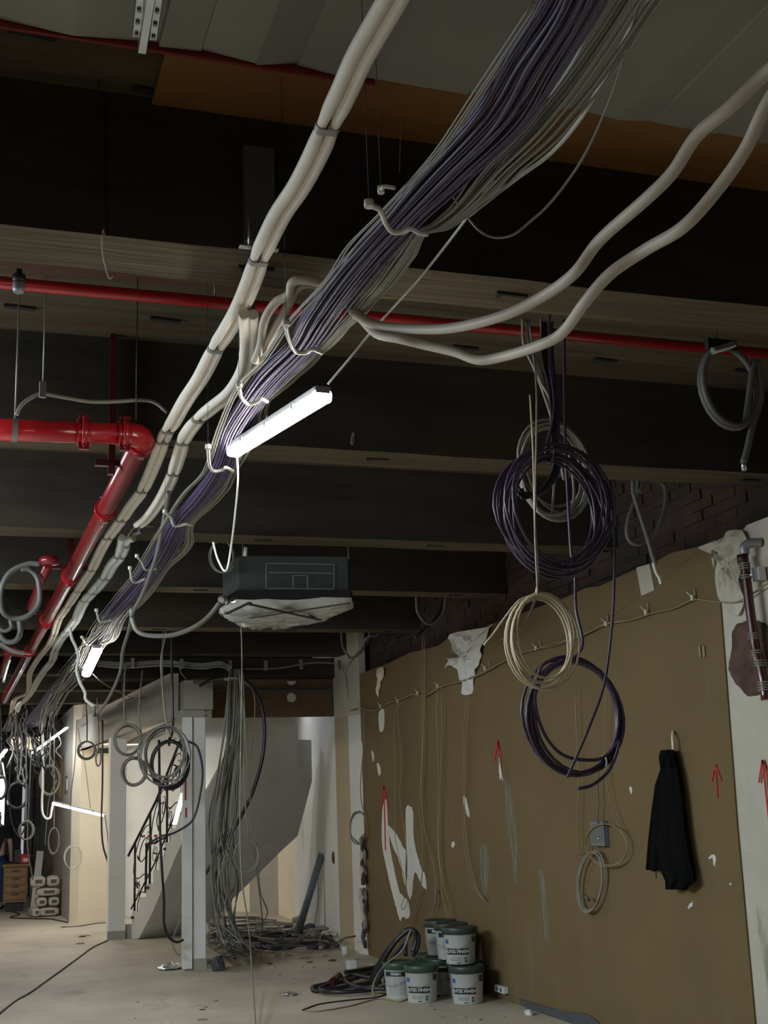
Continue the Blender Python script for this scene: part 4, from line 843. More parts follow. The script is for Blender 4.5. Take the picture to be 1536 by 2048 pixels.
# service cables clipped along the far beam
for i, dy in enumerate((0, 4, 9)):
    cable('service_cable', [(195,1322+dy,13.6),(250,1326+dy,13.6),(330,1322+dy,13.7),(400,1328+dy,13.7),(440,1324+dy,13.6),(462,1334+dy,13.3)], 0.012, 'greycable', 'grey cable clipped along the far beam towards the falling fan', group='grey cables clipped along the far beam')
cable('service_cable', [(490,1338,13.9),(560,1336,14.0),(620,1326,14.0),(670,1328,14.0),(688,1345,14.0),(697,1400,14.0),(700,1425,14.0)], 0.008, 'greycable', 'thin grey cable clipped along the beam above the brown lintel to the wall corner')
for (x, y, lb_) in ((265,1325,'first pale clip on the far beam cables'),(363,1327,'second pale clip on the far beam cables'),(460,1330,'pale clip where the cables turn down into the fan'),(531,1330,'first clip above the brown lintel'),(602,1328,'second clip above the brown lintel'),(678,1330,'third clip above the brown lintel by the wall corner')):
    p = PY(x, y, 13.55); bm = B(); box(bm, p.x-0.02, p.y-0.02, p.z-0.06, p.x+0.02, p.y+0.0, p.z+0.05); O('saddle_clip', bevel(bm, 0.004, 1), 'steel', label=lb_, cat='clip')
cable('drop_cable', [(265,1325,13.6),(246,1350,13.5),(246,1390,13.4),(252,1440,13.2)], 0.007, 'greyhose', 'thin grey cable dropping in front of the bulkhead')
cable('drop_cable', [(358,1330,13.6),(362,1345,13.6),(372,1358,13.5)], 0.006, 'greycable', 'short pale wire hooking over the bulkhead box')
cable('bulkhead_cable', [(395,1362,13.3),(340,1385,14.5),(260,1400,16),(215,1425,18),(165,1452,20)], 0.02, 'greyhose', 'bundle of dark cable lying along the top edge of the bulkhead')
# far left clutter of coils
YF = 20.0
far = [(70,1480,24,30,4,'purple_dark','dark purple coil high on the far left among the hanging cables',22.0,0.022),(35,1590,22,26,4,'blackcable','black coil in front of the dark post by the far window',YF,0.02),
       (100,1560,18,28,3,'greyhose','grey coil hanging in front of the far passage wall',YF,0.014),(174,1500,16,17,2.2,'greyhose','small grey ring hanging in front of the cream partition top',18.5,0.012),
       (52,1660,14,18,3,'greyhose','tangled grey coil in front of the far ladder',YF,0.012),(146,1714,16,22,1.9,'whitecable','single white ring of cable hanging low on the cream partition',18.8,0.007),
       (2,1575,10,22,3,'blackcable','black coil cut by the left edge of the picture',YF,0.016),(108,1680,10,24,2.4,'greyhose','narrow grey coil hanging in front of the passage wall',YF,0.010),
       (197,1516,5,16,2.2,'greycable','narrow white loop hanging beside the far column',18.0,0.010)]
for i, (x, y, rx, ry, tn, m_, lb_, Y, r) in enumerate(far):
    coil('cable_coil', lb_, x, y, Y, rx, ry, tn, r, m_, 200+i, jr=0.12, jd=0.08, wob=0.12, n=6, steps=20, pre=[(x-3,1395,Y),(x,1440,Y)] if i != 5 else None)
Rt = random.Random(12)
tg = T('cable_tangle', 'messy tangle of hanging wires above the far shopfront', 'cable tangle', PY(60,1450,21.0))
for k in range(34):
    x = 20+Rt.random()*100; y = 1400+Rt.random()*30; Y = 19+Rt.random()*4; pts = [(x, y, Y)]
    for j in range(5): x += Rt.uniform(-16, 16); y += Rt.uniform(8, 34); pts.append((x, y, Y))
    if k % 3 == 0: pts += [(x+Rt.uniform(5,20), y+10, Y), (x+Rt.uniform(0,10), y-20, Y)]
    O('wire', tube(B(), smoothpts(px_path(pts), 4), 0.008+0.006*Rt.random(), 5), ['blackcable','greyhose','blackcable','greyhose'][k % 4], tg)
for i, (pts, m_, r, lb_) in enumerate((
    ([(205,1440,17.5),(205,1560,17.5),(203,1640,17.5),(206,1690,17.5),(216,1725,17.5)], 'blackcable', 0.012, 'dark cable hanging down beside the far white column'),
    ([(210,1630,17.4),(216,1680,17.4),(218,1720,17.4)], 'greyhose', 0.006, 'thin wire from the right end of the slanting batten'),
    ([(154,1440,18.5),(150,1520,18.5),(143,1580,18.5),(140,1620,18.5)], 'greyhose', 0.006, 'thin grey wire hanging before the grey partition'),
    ([(20,1520,21),(18,1600,21),(25,1650,21),(40,1672,21),(56,1640,21)], 'blackcable', 0.012, 'dark cable looping down in front of the far window post'),
    ([(62,1500,21),(58,1600,21),(55,1690,21),(66,1760,21)], 'greyhose', 0.010, 'long dark cable hanging to the bags at the far left'),
    ([(113,1560,20.5),(98,1600,20.5),(93,1650,20.5),(90,1690,20.5)], 'greyhose', 0.008, 'thin wire against the passage wall'))):
    cable('hanging_cable', pts, r, m_, lb_)
# ================================================================== STAIRCASE
st = T('staircase', 'white curved staircase climbing behind the near white column', 'staircase', PZ(262,1858,0))
NS = 19; E1 = []; E2 = []; zr = 0.175
x2 = {0:300,3:416,5:474,8:557,9:588,13:617,14:590,19:572}
def interp(d, k):
    ks = sorted(d)
    for a, b_ in zip(ks, ks[1:]):
        if a <= k <= b_: return d[a]+(d[b_]-d[a])*(k-a)/(b_-a)
def px_of(xp, z, Y):   # place on plane Y, at picture column xp and height z
    y = 1620-(z-CAMH)*F/Y
    for _ in range(6):
        p = PY(xp, y, Y); y -= (z-p.z)*F/Y
    return PY(xp, y, Y)
x1 = {0:250,1:264,2:278,3:292,4:306,8:352,12:405,19:520}
for i in range(NS+1):
    Y = 17.45-0.15*i
    E1.append(px_of(interp(x1, i), i*zr, Y)); E2.append(px_of(interp(x2, i)+6, i*zr, Y+0.25))
    E1[-1].z = E2[-1].z = i*zr
bm = B(); TH = 0.34
for i in range(NS):
    a0, a1, b0, b1 = E1[i], E1[i+1], E2[i], E2[i+1]; up = Vector((0,0,zr))
    bm.faces.new([bm.verts.new(v) for v in (a0, b0, b0+up, a0+up)])               # riser
    bm.faces.new([bm.verts.new(v) for v in (a0+up, b0+up, Vector((b1.x,b1.y,b0.z+zr)), Vector((a1.x,a1.y,a0.z+zr)))])   # tread
    def low(p): return Vector((p.x, p.y, max(0.0, p.z-TH)))
    f = bm.faces.new([bm.verts.new(v) for v in (a0+up, Vector((a1.x,a1.y,a0.z+zr)), low(a1), low(a0))])   # stringer
    f = bm.faces.new([bm.verts.new(v) for v in (b0+up, Vector((b1.x,b1.y,b0.z+zr)), low(b1), low(b0))])
bmesh.ops.remove_doubles(bm, verts=bm.verts, dist=1e-4)
O('steps', bm, 'stairwhite', st)
bm = B(); r0 = [low(p) for p in E1]; r1 = [low(p) for p in E2]; nn = 6; g = []
for a, b_ in zip(r0, r1):
    g.append([bm.verts.new(a.lerp(b_, k/nn)) for k in range(nn+1)])
for i in range(NS):
    for k in range(nn): f = bm.faces.new((g[i][k], g[i+1][k], g[i+1][k+1], g[i][k+1])); f.smooth = True
O('soffit', bm, 'stairwhite', st)
bm = B(); pts_a = [Vector((p.x-0.02, p.y, max(p.z-TH, 0))) for p in E1[9:]]; n_ = len(pts_a)
lo_ = [bm.verts.new(p) for p in pts_a]; hi_ = [bm.verts.new((p.x, p.y, 3.32)) for p in pts_a]
for k in range(n_-1): bm.faces.new((lo_[k], lo_[k+1], hi_[k+1], hi_[k]))
o_ = O('parapet', bm, 'white', st); md = o_.modifiers.new('s', 'SOLIDIFY'); md.thickness = 0.03
# railing of wrought iron
rl = T('stair_railing', 'black wrought iron railing with scrolls and leaves along the lower stairs', 'railing', E1[1])
def onE(s, dz=0.0):   # s in steps
    i = min(int(s), NS-1); p = E1[i].lerp(E1[i+1], s-i); return Vector((p.x+0.03, p.y, s*zr+dz))
O('handrail', tube(B(), [onE(k*0.5, 1.05) for k in range(0, 22)], 0.017, 8), 'iron', rl)
O('bottom_rail', tube(B(), [onE(k*0.5, 0.28) for k in range(1, 22)], 0.011, 6), 'iron', rl)
for s in (1.0, 3.2, 6.0, 8.5):
    p = onE(s, 0.08); O('post', tube(tube(B(), [p, onE(s, 1.05)], 0.015, 8), [p, p+Vector((0,0,0.03))], 0.05, 10), 'iron', rl)
def scroll(bm, s0, s1, z0, z1, flip=1, R_=None, r=0.009):
    pts = []
    for k in range(26):
        t = k/25; a = t*2*math.pi*1.25; q = (1-t*0.72)
        s = (s0+s1)/2+flip*(s1-s0)/2*q*math.sin(a); z = (z0+z1)/2+(z1-z0)/2*q*math.cos(a); pts.append(onE(max(0.3, s), z))
    tube(bm, pts, r, 5)
Rs = random.Random(31)
for k in range(4):
    s0 = 0.9+k*2.55; bm = B()
    wv = 0.95
    S_ = [(0.9,0.72),(0.6,0.80),(0.35,0.72),(0.42,0.58),(0.75,0.52),(1.05,0.62),(1.05,0.80),(0.75,0.93),(0.35,0.93),(0.05,0.80),(-0.02,0.60),(0.25,0.42),(0.75,0.28),(1.0,0.10),(0.9,-0.08),(0.6,-0.16),(0.3,-0.08),(0.25,0.06),(0.45,0.14),(0.65,0.06)]
    tube(bm, smoothpts([onE(max(0.3, s0+u*2.25), 0.12+v_*0.92) for u, v_ in S_], 4), 0.0075, 5)
    tube(bm, [onE(s0+0.9, 0.98), onE(s0+0.9, 1.05)], 0.009, 5)
    scroll(bm, s0+0.1, s0+1.0, 0.28, 0.52, -1, r=0.005); scroll(bm, s0+1.5, s0+2.3, 0.62, 0.86, 1, r=0.005)
    O('scroll', bm, 'iron', rl)
    for _ in range(3):
        c = onE(s0+Rs.uniform(0.4,1.6), Rs.uniform(0.38,0.9)); d_ = Vector((Rs.uniform(-1,1),0.2,Rs.uniform(-1,1))).normalized()*0.045
        O('leaf', tube(B(), [c-d_, c-d_*0.3, c+d_*0.2, c+d_], lambda u: 0.003+0.010*math.sin(math.pi*u), 6), 'iron', rl)
bm = B(); tube(bm, px_path([(292,1692,17.6),(312,1684,17.5),(335,1672,17.3),(354,1660,17.0)]), 0.014, 6); tube(bm, px_path([(293,1692,17.6),(291,1786,17.6)]), 0.018, 6)
O('far_side_rail', bm, 'iron', rl)
# wall behind the stairs and red tape, red mark
bm = B(); a = PY(283,1663,16.8); b_ = PY(345,1672,16.8)
for k in range(5): box(bm, a.x+0.40*k/5, a.y, b_.z-0.0, a.x+0.40*k/5+0.05, a.y+0.005, b_.z+0.025)
O('barrier_tape', bm, 'redpaint', label='bit of red barrier tape tied to the iron stair railing', cat='tape')
# red lettering sprayed beside the near column
bm = B()
for (x, y0, y1) in ((371,1560,1600),(372,1615,1635)):
    a = PY(x, y0, 13.45); b_ = PY(x, y1, 13.45); box(bm, a.x-0.008, 13.452, b_.z, a.x+0.008, 13.457, a.z)
O('spray_mark', bm, 'redpaint', bpy.data.objects['column'])
# ================================================================== RIGHT WALL THINGS
# string of cable tied along the wall
XS = XW-0.03
line = [(1545,1160),(1500,1190),(1470,1205),(1428,1203),(1385,1198),(1345,1215),(1300,1227),(1262,1240),(1215,1248),(1180,1262),(1150,1275),(1105,1290),(1068,1298),(1040,1310),(1005,1325),(975,1340),(945,1355),(915,1365),(880,1375),(850,1390),(825,1388),(800,1402),(775,1408),(750,1420),(722,1418),(700,1422)]
lc = T('wall_cable_run', 'tan cable run tied up along the upper part of the brown wall', 'cable', PX(1040,1310,XS))
Rw = random.Random(8)
for k in range(2):
    P_ = [p+Vector((Rw.uniform(-.004,.004),0,Rw.uniform(-.012,.012) if i > 3 else 0)) for i, p in enumerate(px_path(line[(0 if k == 0 else 6):], X=XS))]
    O('cable', tube(B(), smoothpts(P_, 5), 0.0048, 6), 'tancable', lc)
for (x, y) in ((1385,1195),(1292,1224),(1212,1247),(1145,1276),(1072,1296),(970,1337),(875,1372),(835,1386),(795,1402),(760,1412),(720,1418)):
    p = PX(x, y, XS); bm = B(); box(bm, XS-0.008, p.y-0.009, p.z-0.018, XS+0.006, p.y+0.009, p.z+0.015)
    cyl(bm, p+Vector((-0.004,0.01,0.01)), p+Vector((-0.01,0.05,0.045)), 0.003, 5); cyl(bm, p+Vector((-0.006,0.0,0.01)), (XW-0.001, p.y, p.z+0.02), 0.004, 6); O('cable_tie', bm, 'whitecable', lc, label='pale tie')
for (x, y) in ((1392,1190),(1298,1216),(1217,1240),(1156,1268),(1082,1288),(980,1328),(1402,1303),(1410,1303)):
    p = PX(x, y, XW); bm = B(); box(bm, XW-0.012, p.y-0.010, p.z-0.035, XW-0.0005, p.y+0.010, p.z+0.035); O('wall_plug_strip', bevel(bm, 0.002, 1), 'tancable', label='small tan mounting strip fixed on the brown wall near the cable run', cat='strip', group='mounting strips along the wall cable run')
def wallwire(pts, label, m='tancable', r=0.0052, X=XW-0.055): return O('wall_wire', tube(B(), smoothpts(px_path(pts, X=X), 5), r, 6), m, None, label, 'wire')
wallwire([(726,1420),(728,1480),(722,1550),(722,1600),(732,1640),(726,1680)], 'thin wire hanging down the far left end of the brown wall')
wallwire([(800,1405),(788,1440),(790,1540),(790,1660),(795,1700),(810,1760),(815,1800),(806,1820),(803,1810),(812,1780),(813,1700),(800,1600),(803,1520),(795,1430),(800,1405)], 'long closed wire loop hanging over the white torn plaster patch', r=0.0036)
wallwire([(845,1270),(845,1390),(845,1480),(842,1560),(838,1620),(845,1665),(845,1740),(838,1790),(826,1830),(818,1855)], 'wire dropping from the beam past the torn plaster down behind the black hoses')
wallwire([(849,1272),(849,1400),(846,1500),(843,1570),(848,1650),(860,1700),(870,1745),(871,1800),(858,1850)], 'wire beside the torn plaster ending above the buckets')
wallwire([(868,1775),(872,1790),(871,1812)], 'short blue grey plug on a hanging wire above the bucket stack', 'bluegrey', 0.010)
wallwire([(875,1375),(874,1450),(878,1560),(876,1680),(882,1760),(886,1800),(898,1838),(902,1848)], 'left strand of the two wires ending on the bucket stack')
wallwire([(883,1375),(884,1480),(880,1600),(878,1700),(886,1760),(900,1815),(902,1846)], 'right strand of the two wires ending on the bucket stack')
wallwire([(935,1392),(929,1440),(927,1530),(926,1600),(928,1680),(940,1750),(955,1785),(968,1800),(955,1778),(940,1720),(930,1650),(930,1560),(932,1480),(938,1420),(940,1395)], 'long narrow wire loop hanging below the torn white paper', r=0.004)
wallwire([(860,1850),(850,1868),(852,1885),(860,1905)], 'thin wire end curling beside the back left bucket')
wallwire([(1040,1270),(1000,1280)], 'short wire behind the beige coil', r=0.003)
cl = T('cable_coil', 'thin dark wire loop hanging at the far left edge of the brown wall', 'cable coil', PX(712,1655,XW-0.05))
O('cable', tube(B(), smoothpts(px_path([(720,1622),(706,1628),(700,1655),(704,1680),(718,1688),(730,1672),(732,1645),(724,1626),(710,1626),(702,1645),(703,1672),(716,1686)], X=XW-0.05), 5), 0.006, 6), 'greyhose', cl)
# pendant wires down to the wall coil and box
wallwire([(1150,1380),(1153,1460),(1157,1560),(1155,1640),(1157,1700)], 'pair strand running down behind the lowest purple coil to the wall coil', r=0.004)
wallwire([(1213,1370),(1210,1480),(1213,1560),(1225,1620),(1238,1650),(1248,1670)], 'thin wire running down behind the lowest purple coil to the wall ring', r=0.0035)
wallwire([(1197,1545),(1195,1580),(1197,1610),(1194,1640),(1198,1650)], 'twisted dark wires hanging into the small wall box', 'greyhose', 0.005)
wallwire([(998,1515),(1002,1540),(1006,1562)], 'short white wire stub over the red arrow in the middle of the brown wall', 'whitecable', 0.004)
def wallcoil(label, px, py, rx, ry, turns, m, seed, r=0.0042, tilt=0.0):
    c = PX(px, py, XW-0.05); d = (c-CAM).length; s = d/F; kx = 1/abs(ray(px,py).normalized().dot(Vector((1,0,0))))
    pts = coilpts(Vector((0,0,0)), rx*s*0.9*kx, ry*s*1.0, turns, 0, seed, 0.08, 0.012, wob=0.06)
    out = [c+Vector((p.y, -p.x, p.z+tilt*(-p.x))) for p in pts]
    t = T('cable_coil', label, 'cable coil', c); O('cable', tube(B(), out, r, 7), m, t); return t, c
t_, c_ = wallcoil('oval coil of grey wire hanging low on the brown wall left of the jacket', 1180, 1765, 27, 50, 6, 'greycable', 301, tilt=-0.45)
O('cable_tie', tube(B(), px_path([(1150,1705),(1162,1700),(1160,1712)], X=XW-0.07), 0.004, 6), 'greycable', t_)
O('plug_end', tube(B(), px_path([(1170,1792),(1178,1800)], X=XW-0.07), 0.012, 8), 'darkgrey', t_)
wallcoil('round ring of thin wire hanging around the small grey box on the brown wall', 1213, 1690, 42, 38, 2.3, 'tancable', 302, r=0.0038)
a = PX(1190,1642,XW); b_ = PX(1220,1692,XW)
jb = T('junction_box', 'small open grey junction box on the brown wall left of the jacket', 'junction box', (XW-0.02, (a.y+b_.y)/2, b_.z))
bm = B(); box(bm, XW-0.045, b_.y, b_.z, XW-0.001, a.y, a.z); O('box', bevel(bm, 0.003, 1), 'bluegrey', jb)
bm = B(); box(bm, XW-0.048, b_.y+0.014, b_.z+0.02, XW-0.0455, a.y-0.014, a.z-0.02); O('inside', bm, 'greyhose', jb)
p = PX(1198,1677,XW-0.052); O('terminal', lathe(B(), [(0.012,-0.006),(0.016,0),(0.010,0.008),(0,0.01)], p, 10), 'steel', jb)
# jacket on its hook
jk = T('jacket', 'long black jacket hanging limp from a white hook on the brown wall', 'jacket', PX(1340,1775,XW-0.06))
def garment(name, rows, parent, seed, dep=0.10):
    """rows: (py, px_left, px_right); folded tube of cloth"""
    bm = B(); rg = []; n = 40
    rows2 = []
    for i in range(len(rows)-1):
        for k in range(4):
            t = k/4; rows2.append(tuple(rows[i][j]*(1-t)+rows[i+1][j]*t for j in range(3)))
    rows2.append(rows[-1])
    for ri, (y, xl, xr) in enumerate(rows2):
        L_ = PX(xl, y, XW-0.06); R_ = PX(xr, y, XW-0.06); cc = (L_+R_)/2; hw = (L_.y-R_.y)/2; f = ri/(len(rows2)-1); rr = []
        for k in range(n):
            a = 2*math.pi*k/n; fold = 0.010*(0.3+f)*math.sin(7*a+seed+1.5*f)+0.007*math.sin(13*a+seed*2-f*2)
            rr.append(bm.verts.new((XW-0.062 + math.sin(a)*min(dep*0.5, 0.045)*(0.6+0.4*f)+fold*0.8 if True else 0, cc.y+math.cos(a)*hw+fold*0.5, cc.z+0.012*math.sin(3*a+seed)*f)))
        rg.append(rr)
    for i in range(len(rg)-1):
        for k in range(n): q = bm.faces.new((rg[i][k], rg[i][(k+1) % n], rg[i+1][(k+1) % n], rg[i+1][k])); q.smooth = True
    bm.faces.new(rg[0]); bm.faces.new(rg[-1]); bmesh.ops.recalc_face_normals(bm, faces=bm.faces)
    for v in bm.verts: v.co.x = min(v.co.x, XW-0.004)
    return O(name, bm, 'jacket', parent, smooth=True)
garment('body', [(1520,1328,1350),(1545,1322,1357),(1600,1315,1365),(1650,1308,1370),(1700,1302,1377),(1742,1325,1386),(1760,1335,1389),(1776,1338,1372)], jk, 1)
garment('sleeve', [(1535,1326,1340),(1570,1314,1335),(1620,1307,1332),(1680,1300,1330),(1738,1296,1330)], jk, 4, 0.08)
garment('collar', [(1500,1324,1345),(1512,1322,1350),(1532,1328,1352)], jk, 7, 0.10)
O('drawstring', tube(B(), px_path([(1308,1738),(1312,1746),(1313,1757)], X=XW-0.06), 0.004, 6), 'black', jk)
hk = O('wall_hook', tube(B(), smoothpts([PX(1346,1500,XW-0.05), PX(1346,1490,XW-0.05), PX(1345,1475,XW-0.045), PX(1346,1466,XW-0.02), PX(1346,1463,XW-0.001)], 4), 0.009, 10), 'cream', None, 'white hook above the black jacket on the brown wall', 'hook')
# riser pipe with chrome unions on the plaster
XR = XW-0.075
rp = T('riser_pipe', 'dark red riser pipe with chrome couplings in the plaster at the right edge', 'pipe', PX(1510,1385,XR))
sg = [(1487,1112),(1493,1160),(1499,1210),(1506,1262),(1511,1296),(1518,1320),(1526,1360),(1532,1400)]
P_ = px_path(sg, X=XR); O('pipe', tube(B(), smoothpts(P_, 4), 0.027, 20), 'darkred', rp)
def unionp(x, y, k=3, r=0.0325, m='galv'):
    c = PX(x, y, XR); bm = B()
    for j in range(k): tube(bm, [c+Vector((0,0,0.014*(j-k/2)-0.004)), c+Vector((0,0,0.014*(j-k/2)+0.004))], r, 20)
    return O('union', bm, m, rp, label='chrome union')
unionp(1489,1130,3); unionp(1492,1151,2); unionp(1507,1270,3); unionp(1513,1304,3); unionp(1519,1324,3); unionp(1528,1370,4, 0.035)
c = PX(1486,1120,XR); O('socket', tube(B(), [c+Vector((0,0,-0.02)), c+Vector((0,0,0.03))], 0.033, 16), 'black', rp)
c = PX(1490,1108,XR); O('elbow', tube(B(), smoothpts([c+Vector((0,0.0,0.0)), c+Vector((0,0,0.04)), c+Vector((0.03,-0.02,0.06)), c+Vector((0.085,-0.05,0.06))], 5), 0.027, 14), 'steel_dull', rp)
c = PX(1510,1148,XR+0.02); bm = B(); box(bm, c.x, c.y-0.03, c.z-0.04, XW-0.001, c.y+0.03, c.z+0.04); cyl(bm, c, PX(1495,1152,XR), 0.007, 8); O('wall_bracket', bevel(bm, 0.003, 1), 'steel', rp)
# double socket at the floor, small bits near the wall foot
a = PX(998,1968,XW); b_ = PX(1018,1988,XW)
so = T('power_socket', 'white double power socket low on the brown wall right of the buckets', 'socket', (XW-0.02,(a.y+b_.y)/2,b_.z))
bm = B(); box(bm, XW-0.045, b_.y, b_.z, XW-0.001, a.y, a.z); O('plate', bevel(bm, 0.006, 2), 'bucket', so)
for k in (0.3, 0.7):
    q = Vector((XW-0.047, b_.y+(a.y-b_.y)*k, (a.z+b_.z)/2)); bm = B(); cyl(bm, q, q+Vector((0.004,0,0)), 0.018, 14); O('outlet', bm, 'darkgrey', so)
def chunk(name, p, s, m, label, cat, seed, group=None, parent=None):
    bm = B(); bmesh.ops.create_icosphere(bm, subdivisions=2, radius=1); R_ = random.Random(seed)
    for v in bm.verts:
        k = 1+0.35*noise.noise(v.co*1.7+Vector((seed,0,0))); v.co = Vector((v.co.x*s[0]*k, v.co.y*s[1]*k, max(-0.6,v.co.z)*s[2]*k+s[2]*0.6)) + Vector(p)
    return O(name, bm, m, parent, label, cat, group)
p = PZ(1058,2030,0); chunk('plaster_lump', (min(p.x,4.2),p.y,0), (0.035,0.05,0.025), 'plaster_white', 'white lump of plaster on the floor below the power socket', 'plaster lump', 3)
# ================================================================== BUCKETS
def wraptext(s, size, c, R_, z, a0, m, parent, name='lettering'):
    cu = bpy.data.curves.new('txt', 'FONT'); cu.body = s; cu.size = size; cu.extrude = 0.0; cu.align_x = 'CENTER'; cu.align_y = 'CENTER'; cu.offset = 0.0006
    o = bpy.data.objects.new('txt', cu); C.objects.link(o); bpy.context.view_layer.update()
    me = bpy.data.meshes.new_from_object(o.evaluated_get(bpy.context.evaluated_depsgraph_get())); bpy.data.objects.remove(o)
    bm = B(); bm.from_mesh(me); bpy.data.meshes.remove(me)
    for v in bm.verts:
        a = a0 + v.co.x/R_; v.co = Vector((c[0]+math.cos(a)*R_, c[1]+math.sin(a)*R_, z+v.co.y))
    for f in bm.faces: f.material_index = 0
    return O(name, bm, m, parent)
def arcpatch(bm, c, R_, a0, a1, z0, z1, n=12, t=0.002, k0=1.0, k1=1.0):
    """curved label: thin slab bent round the bucket wall"""
    r_ = []
    for i in range(n+1):
        a = a0+(a1-a0)*i/n
        r_.append([bm.verts.new((c[0]+math.cos(a)*(R_*k+dt), c[1]+math.sin(a)*(R_*k+dt), z)) for (z, k, dt) in ((z0,k0,0),(z1,k1,0),(z1,k1,t),(z0,k0,t))])
    for i in range(n):
        for j in range(4): bm.faces.new((r_[i][j], r_[i][(j+1) % 4], r_[i+1][(j+1) % 4], r_[i+1][j]))
    bm.faces.new(r_[0]); bm.faces.new(r_[-1]); bmesh.ops.recalc_face_normals(bm, faces=bm.faces); return bm
RB = 0.136; HBK = 0.30
def bucket(c, face, label, lid='lid', text='SUPER FINISH', band='mid', tilt=0, handle=True):
    """face: angle (deg) on the bucket towards which the print looks"""
    x, y, z = c; t = T('plaster_bucket', label, 'bucket', (x, y, z), 'white plaster buckets with green lids'); a = math.radians(face-24)
    def R(h): return RB*(0.88+0.12*h/0.25)
    O('tub', lathe(B(), [(0.0,0.002),(R(0)-0.006,0.0),(R(0),0.006),(R(.235),0.235),(R(.24)+0.006,0.237),(R(.245)+0.006,0.247)], (x,y,z), 40), 'bucket', t)
    O('lid', lathe(B(), [(R(.25)+0.003,0.236),(R(.25)+0.012,0.238),(R(.25)+0.013,0.285),(R(.25)+0.008,0.292),(R(.25)-0.004,0.293),(R(.25)-0.014,0.284),(0,0.283)], (x,y,z), 40), lid, t)
    if band == 'mid': za, zb = 0.080, 0.128
    else: za, zb = 0.185, 0.222
    O('band', arcpatch(B(), (x,y), RB, a-0.85, a+(0.75 if band == 'mid' else 0.9), z+za, z+zb, 16, 0.0015, R(za)/RB, R(zb)/RB), 'band', t)
    if text: wraptext(text, 0.036 if band == 'mid' else 0.03, (x,y), R((za+zb)/2)+0.003, z+(za+zb)/2, a-0.05, 'lettering', t)
    if band == 'mid':
        O('blue_mark', arcpatch(B(), (x,y), RB, a-0.92, a-0.62, z+0.165, z+0.198, 4, 0.0015, R(.165)/RB, R(.198)/RB), 'blue', t)
        bm = B()
        for k in range(4): arcpatch(bm, (x,y), RB, a-0.5, a+0.25, z+0.035+0.011*k, z+0.038+0.011*k, 8, 0.001, R(.04)/RB+.001, R(.04)/RB+.001)
        for k in range(3): arcpatch(bm, (x,y), RB, a+0.45, a+0.62, z+0.02+0.022*k, z+0.036+0.022*k, 3, 0.001, R(.03)/RB+.001, R(.05)/RB+.001)
        arcpatch(bm, (x,y), RB, a-0.08, a+0.20, z+0.012, z+0.02, 5, 0.001, R(.012)/RB+.001, R(.02)/RB+.001)
        O('small_print', bm, 'darkgrey', t)
    else:
        bm = B()
        for k in range(8): arcpatch(bm, (x,y), RB, a-0.6, a+0.0, z+0.04+0.014*k, z+0.044+0.014*k, 8, 0.001, R(.04+.014*k)/RB+.001, R(.04+.014*k)/RB+.001)
        for k in range(8): arcpatch(bm, (x,y), RB, a+0.15, a+0.6, z+0.04+0.014*k, z+0.044+0.014*k, 8, 0.001, R(.04+.014*k)/RB+.001, R(.04+.014*k)/RB+.001)
        O('small_print', bm, 'print', t)
    if handle:
        for aa in (a+1.12, a+1.12-math.pi):
             O('handle_lug', arcpatch(B(), (x,y), RB, aa-0.14, aa+0.14, z+0.175, z+0.218, 4, 0.012, R(.18)/RB, R(.215)/RB), 'lid_grey', t)
        pts = []
        for k in range(17):
            u = k/16; aa = a+1.12-math.pi+math.pi*u; dz = -0.085*math.sin(math.pi*u); rr = R(.2)+0.008+0.004*math.sin(math.pi*u)
            pts.append((x+math.cos(aa)*rr, y+math.sin(aa)*rr, z+0.197+dz))
        O('handle', tube(B(), pts, 0.0022, 5), 'steel_dull', t)
    return t
def floorc(px, py): p = PZ(px, py, 0); return (p.x, p.y+RB*0.9, 0)
E_ = floorc(940, 2006); F_ = (E_[0]-0.055, E_[1]+0.30, 0)
Bf = floorc(842, 1994); Ab = floorc(803, 1979)
Cc = floorc(897, 1979); Dd = (Cc[0]-0.08, Cc[1]+0.28, 0)
bucket((3.965,10.0,0), 262, 'white bucket with green lid at the front right, nearest to the wall socket', 'lid_grey', handle=True)
bucket((4.065,10.31,0), 262, 'white bucket mostly hidden behind the front right bucket on the floor', 'lid_grey')
bucket((3.665,10.27,0), 262, 'white bucket with the brightest green lid, front left on the floor', 'lid', 'SUPER FINISH')
bucket((3.575,10.56,0), 262, 'white bucket behind the front left bucket, black hoses draped over its lid', 'lid', 'FINISH', 'top')
bucket((3.965,10.61,0), 290, 'white bucket in the middle of the floor row between front left and front right', 'lid_grey', '', 'top')
bucket((3.99,10.91,0), 262, 'white bucket at the back of the floor row, only its green lid showing', 'lid', '', 'mid')
top = PY(932, 1932, E_[1]-0.0)
bucket((3.965,10.12,0.2935), 262, 'white bucket on top of the stack at the right with black printed band', 'lid_grey')
bucket((4.02,10.46,0.2935), 268, 'middle one of the three stacked upper buckets, lid tipped', 'lid_grey', 'FINISH', 'top')
bucket((4.05,10.80,0.2935), 262, 'leftmost of the three stacked upper buckets, wires falling on its lid', 'lid_grey', 'FINISH', 'top')
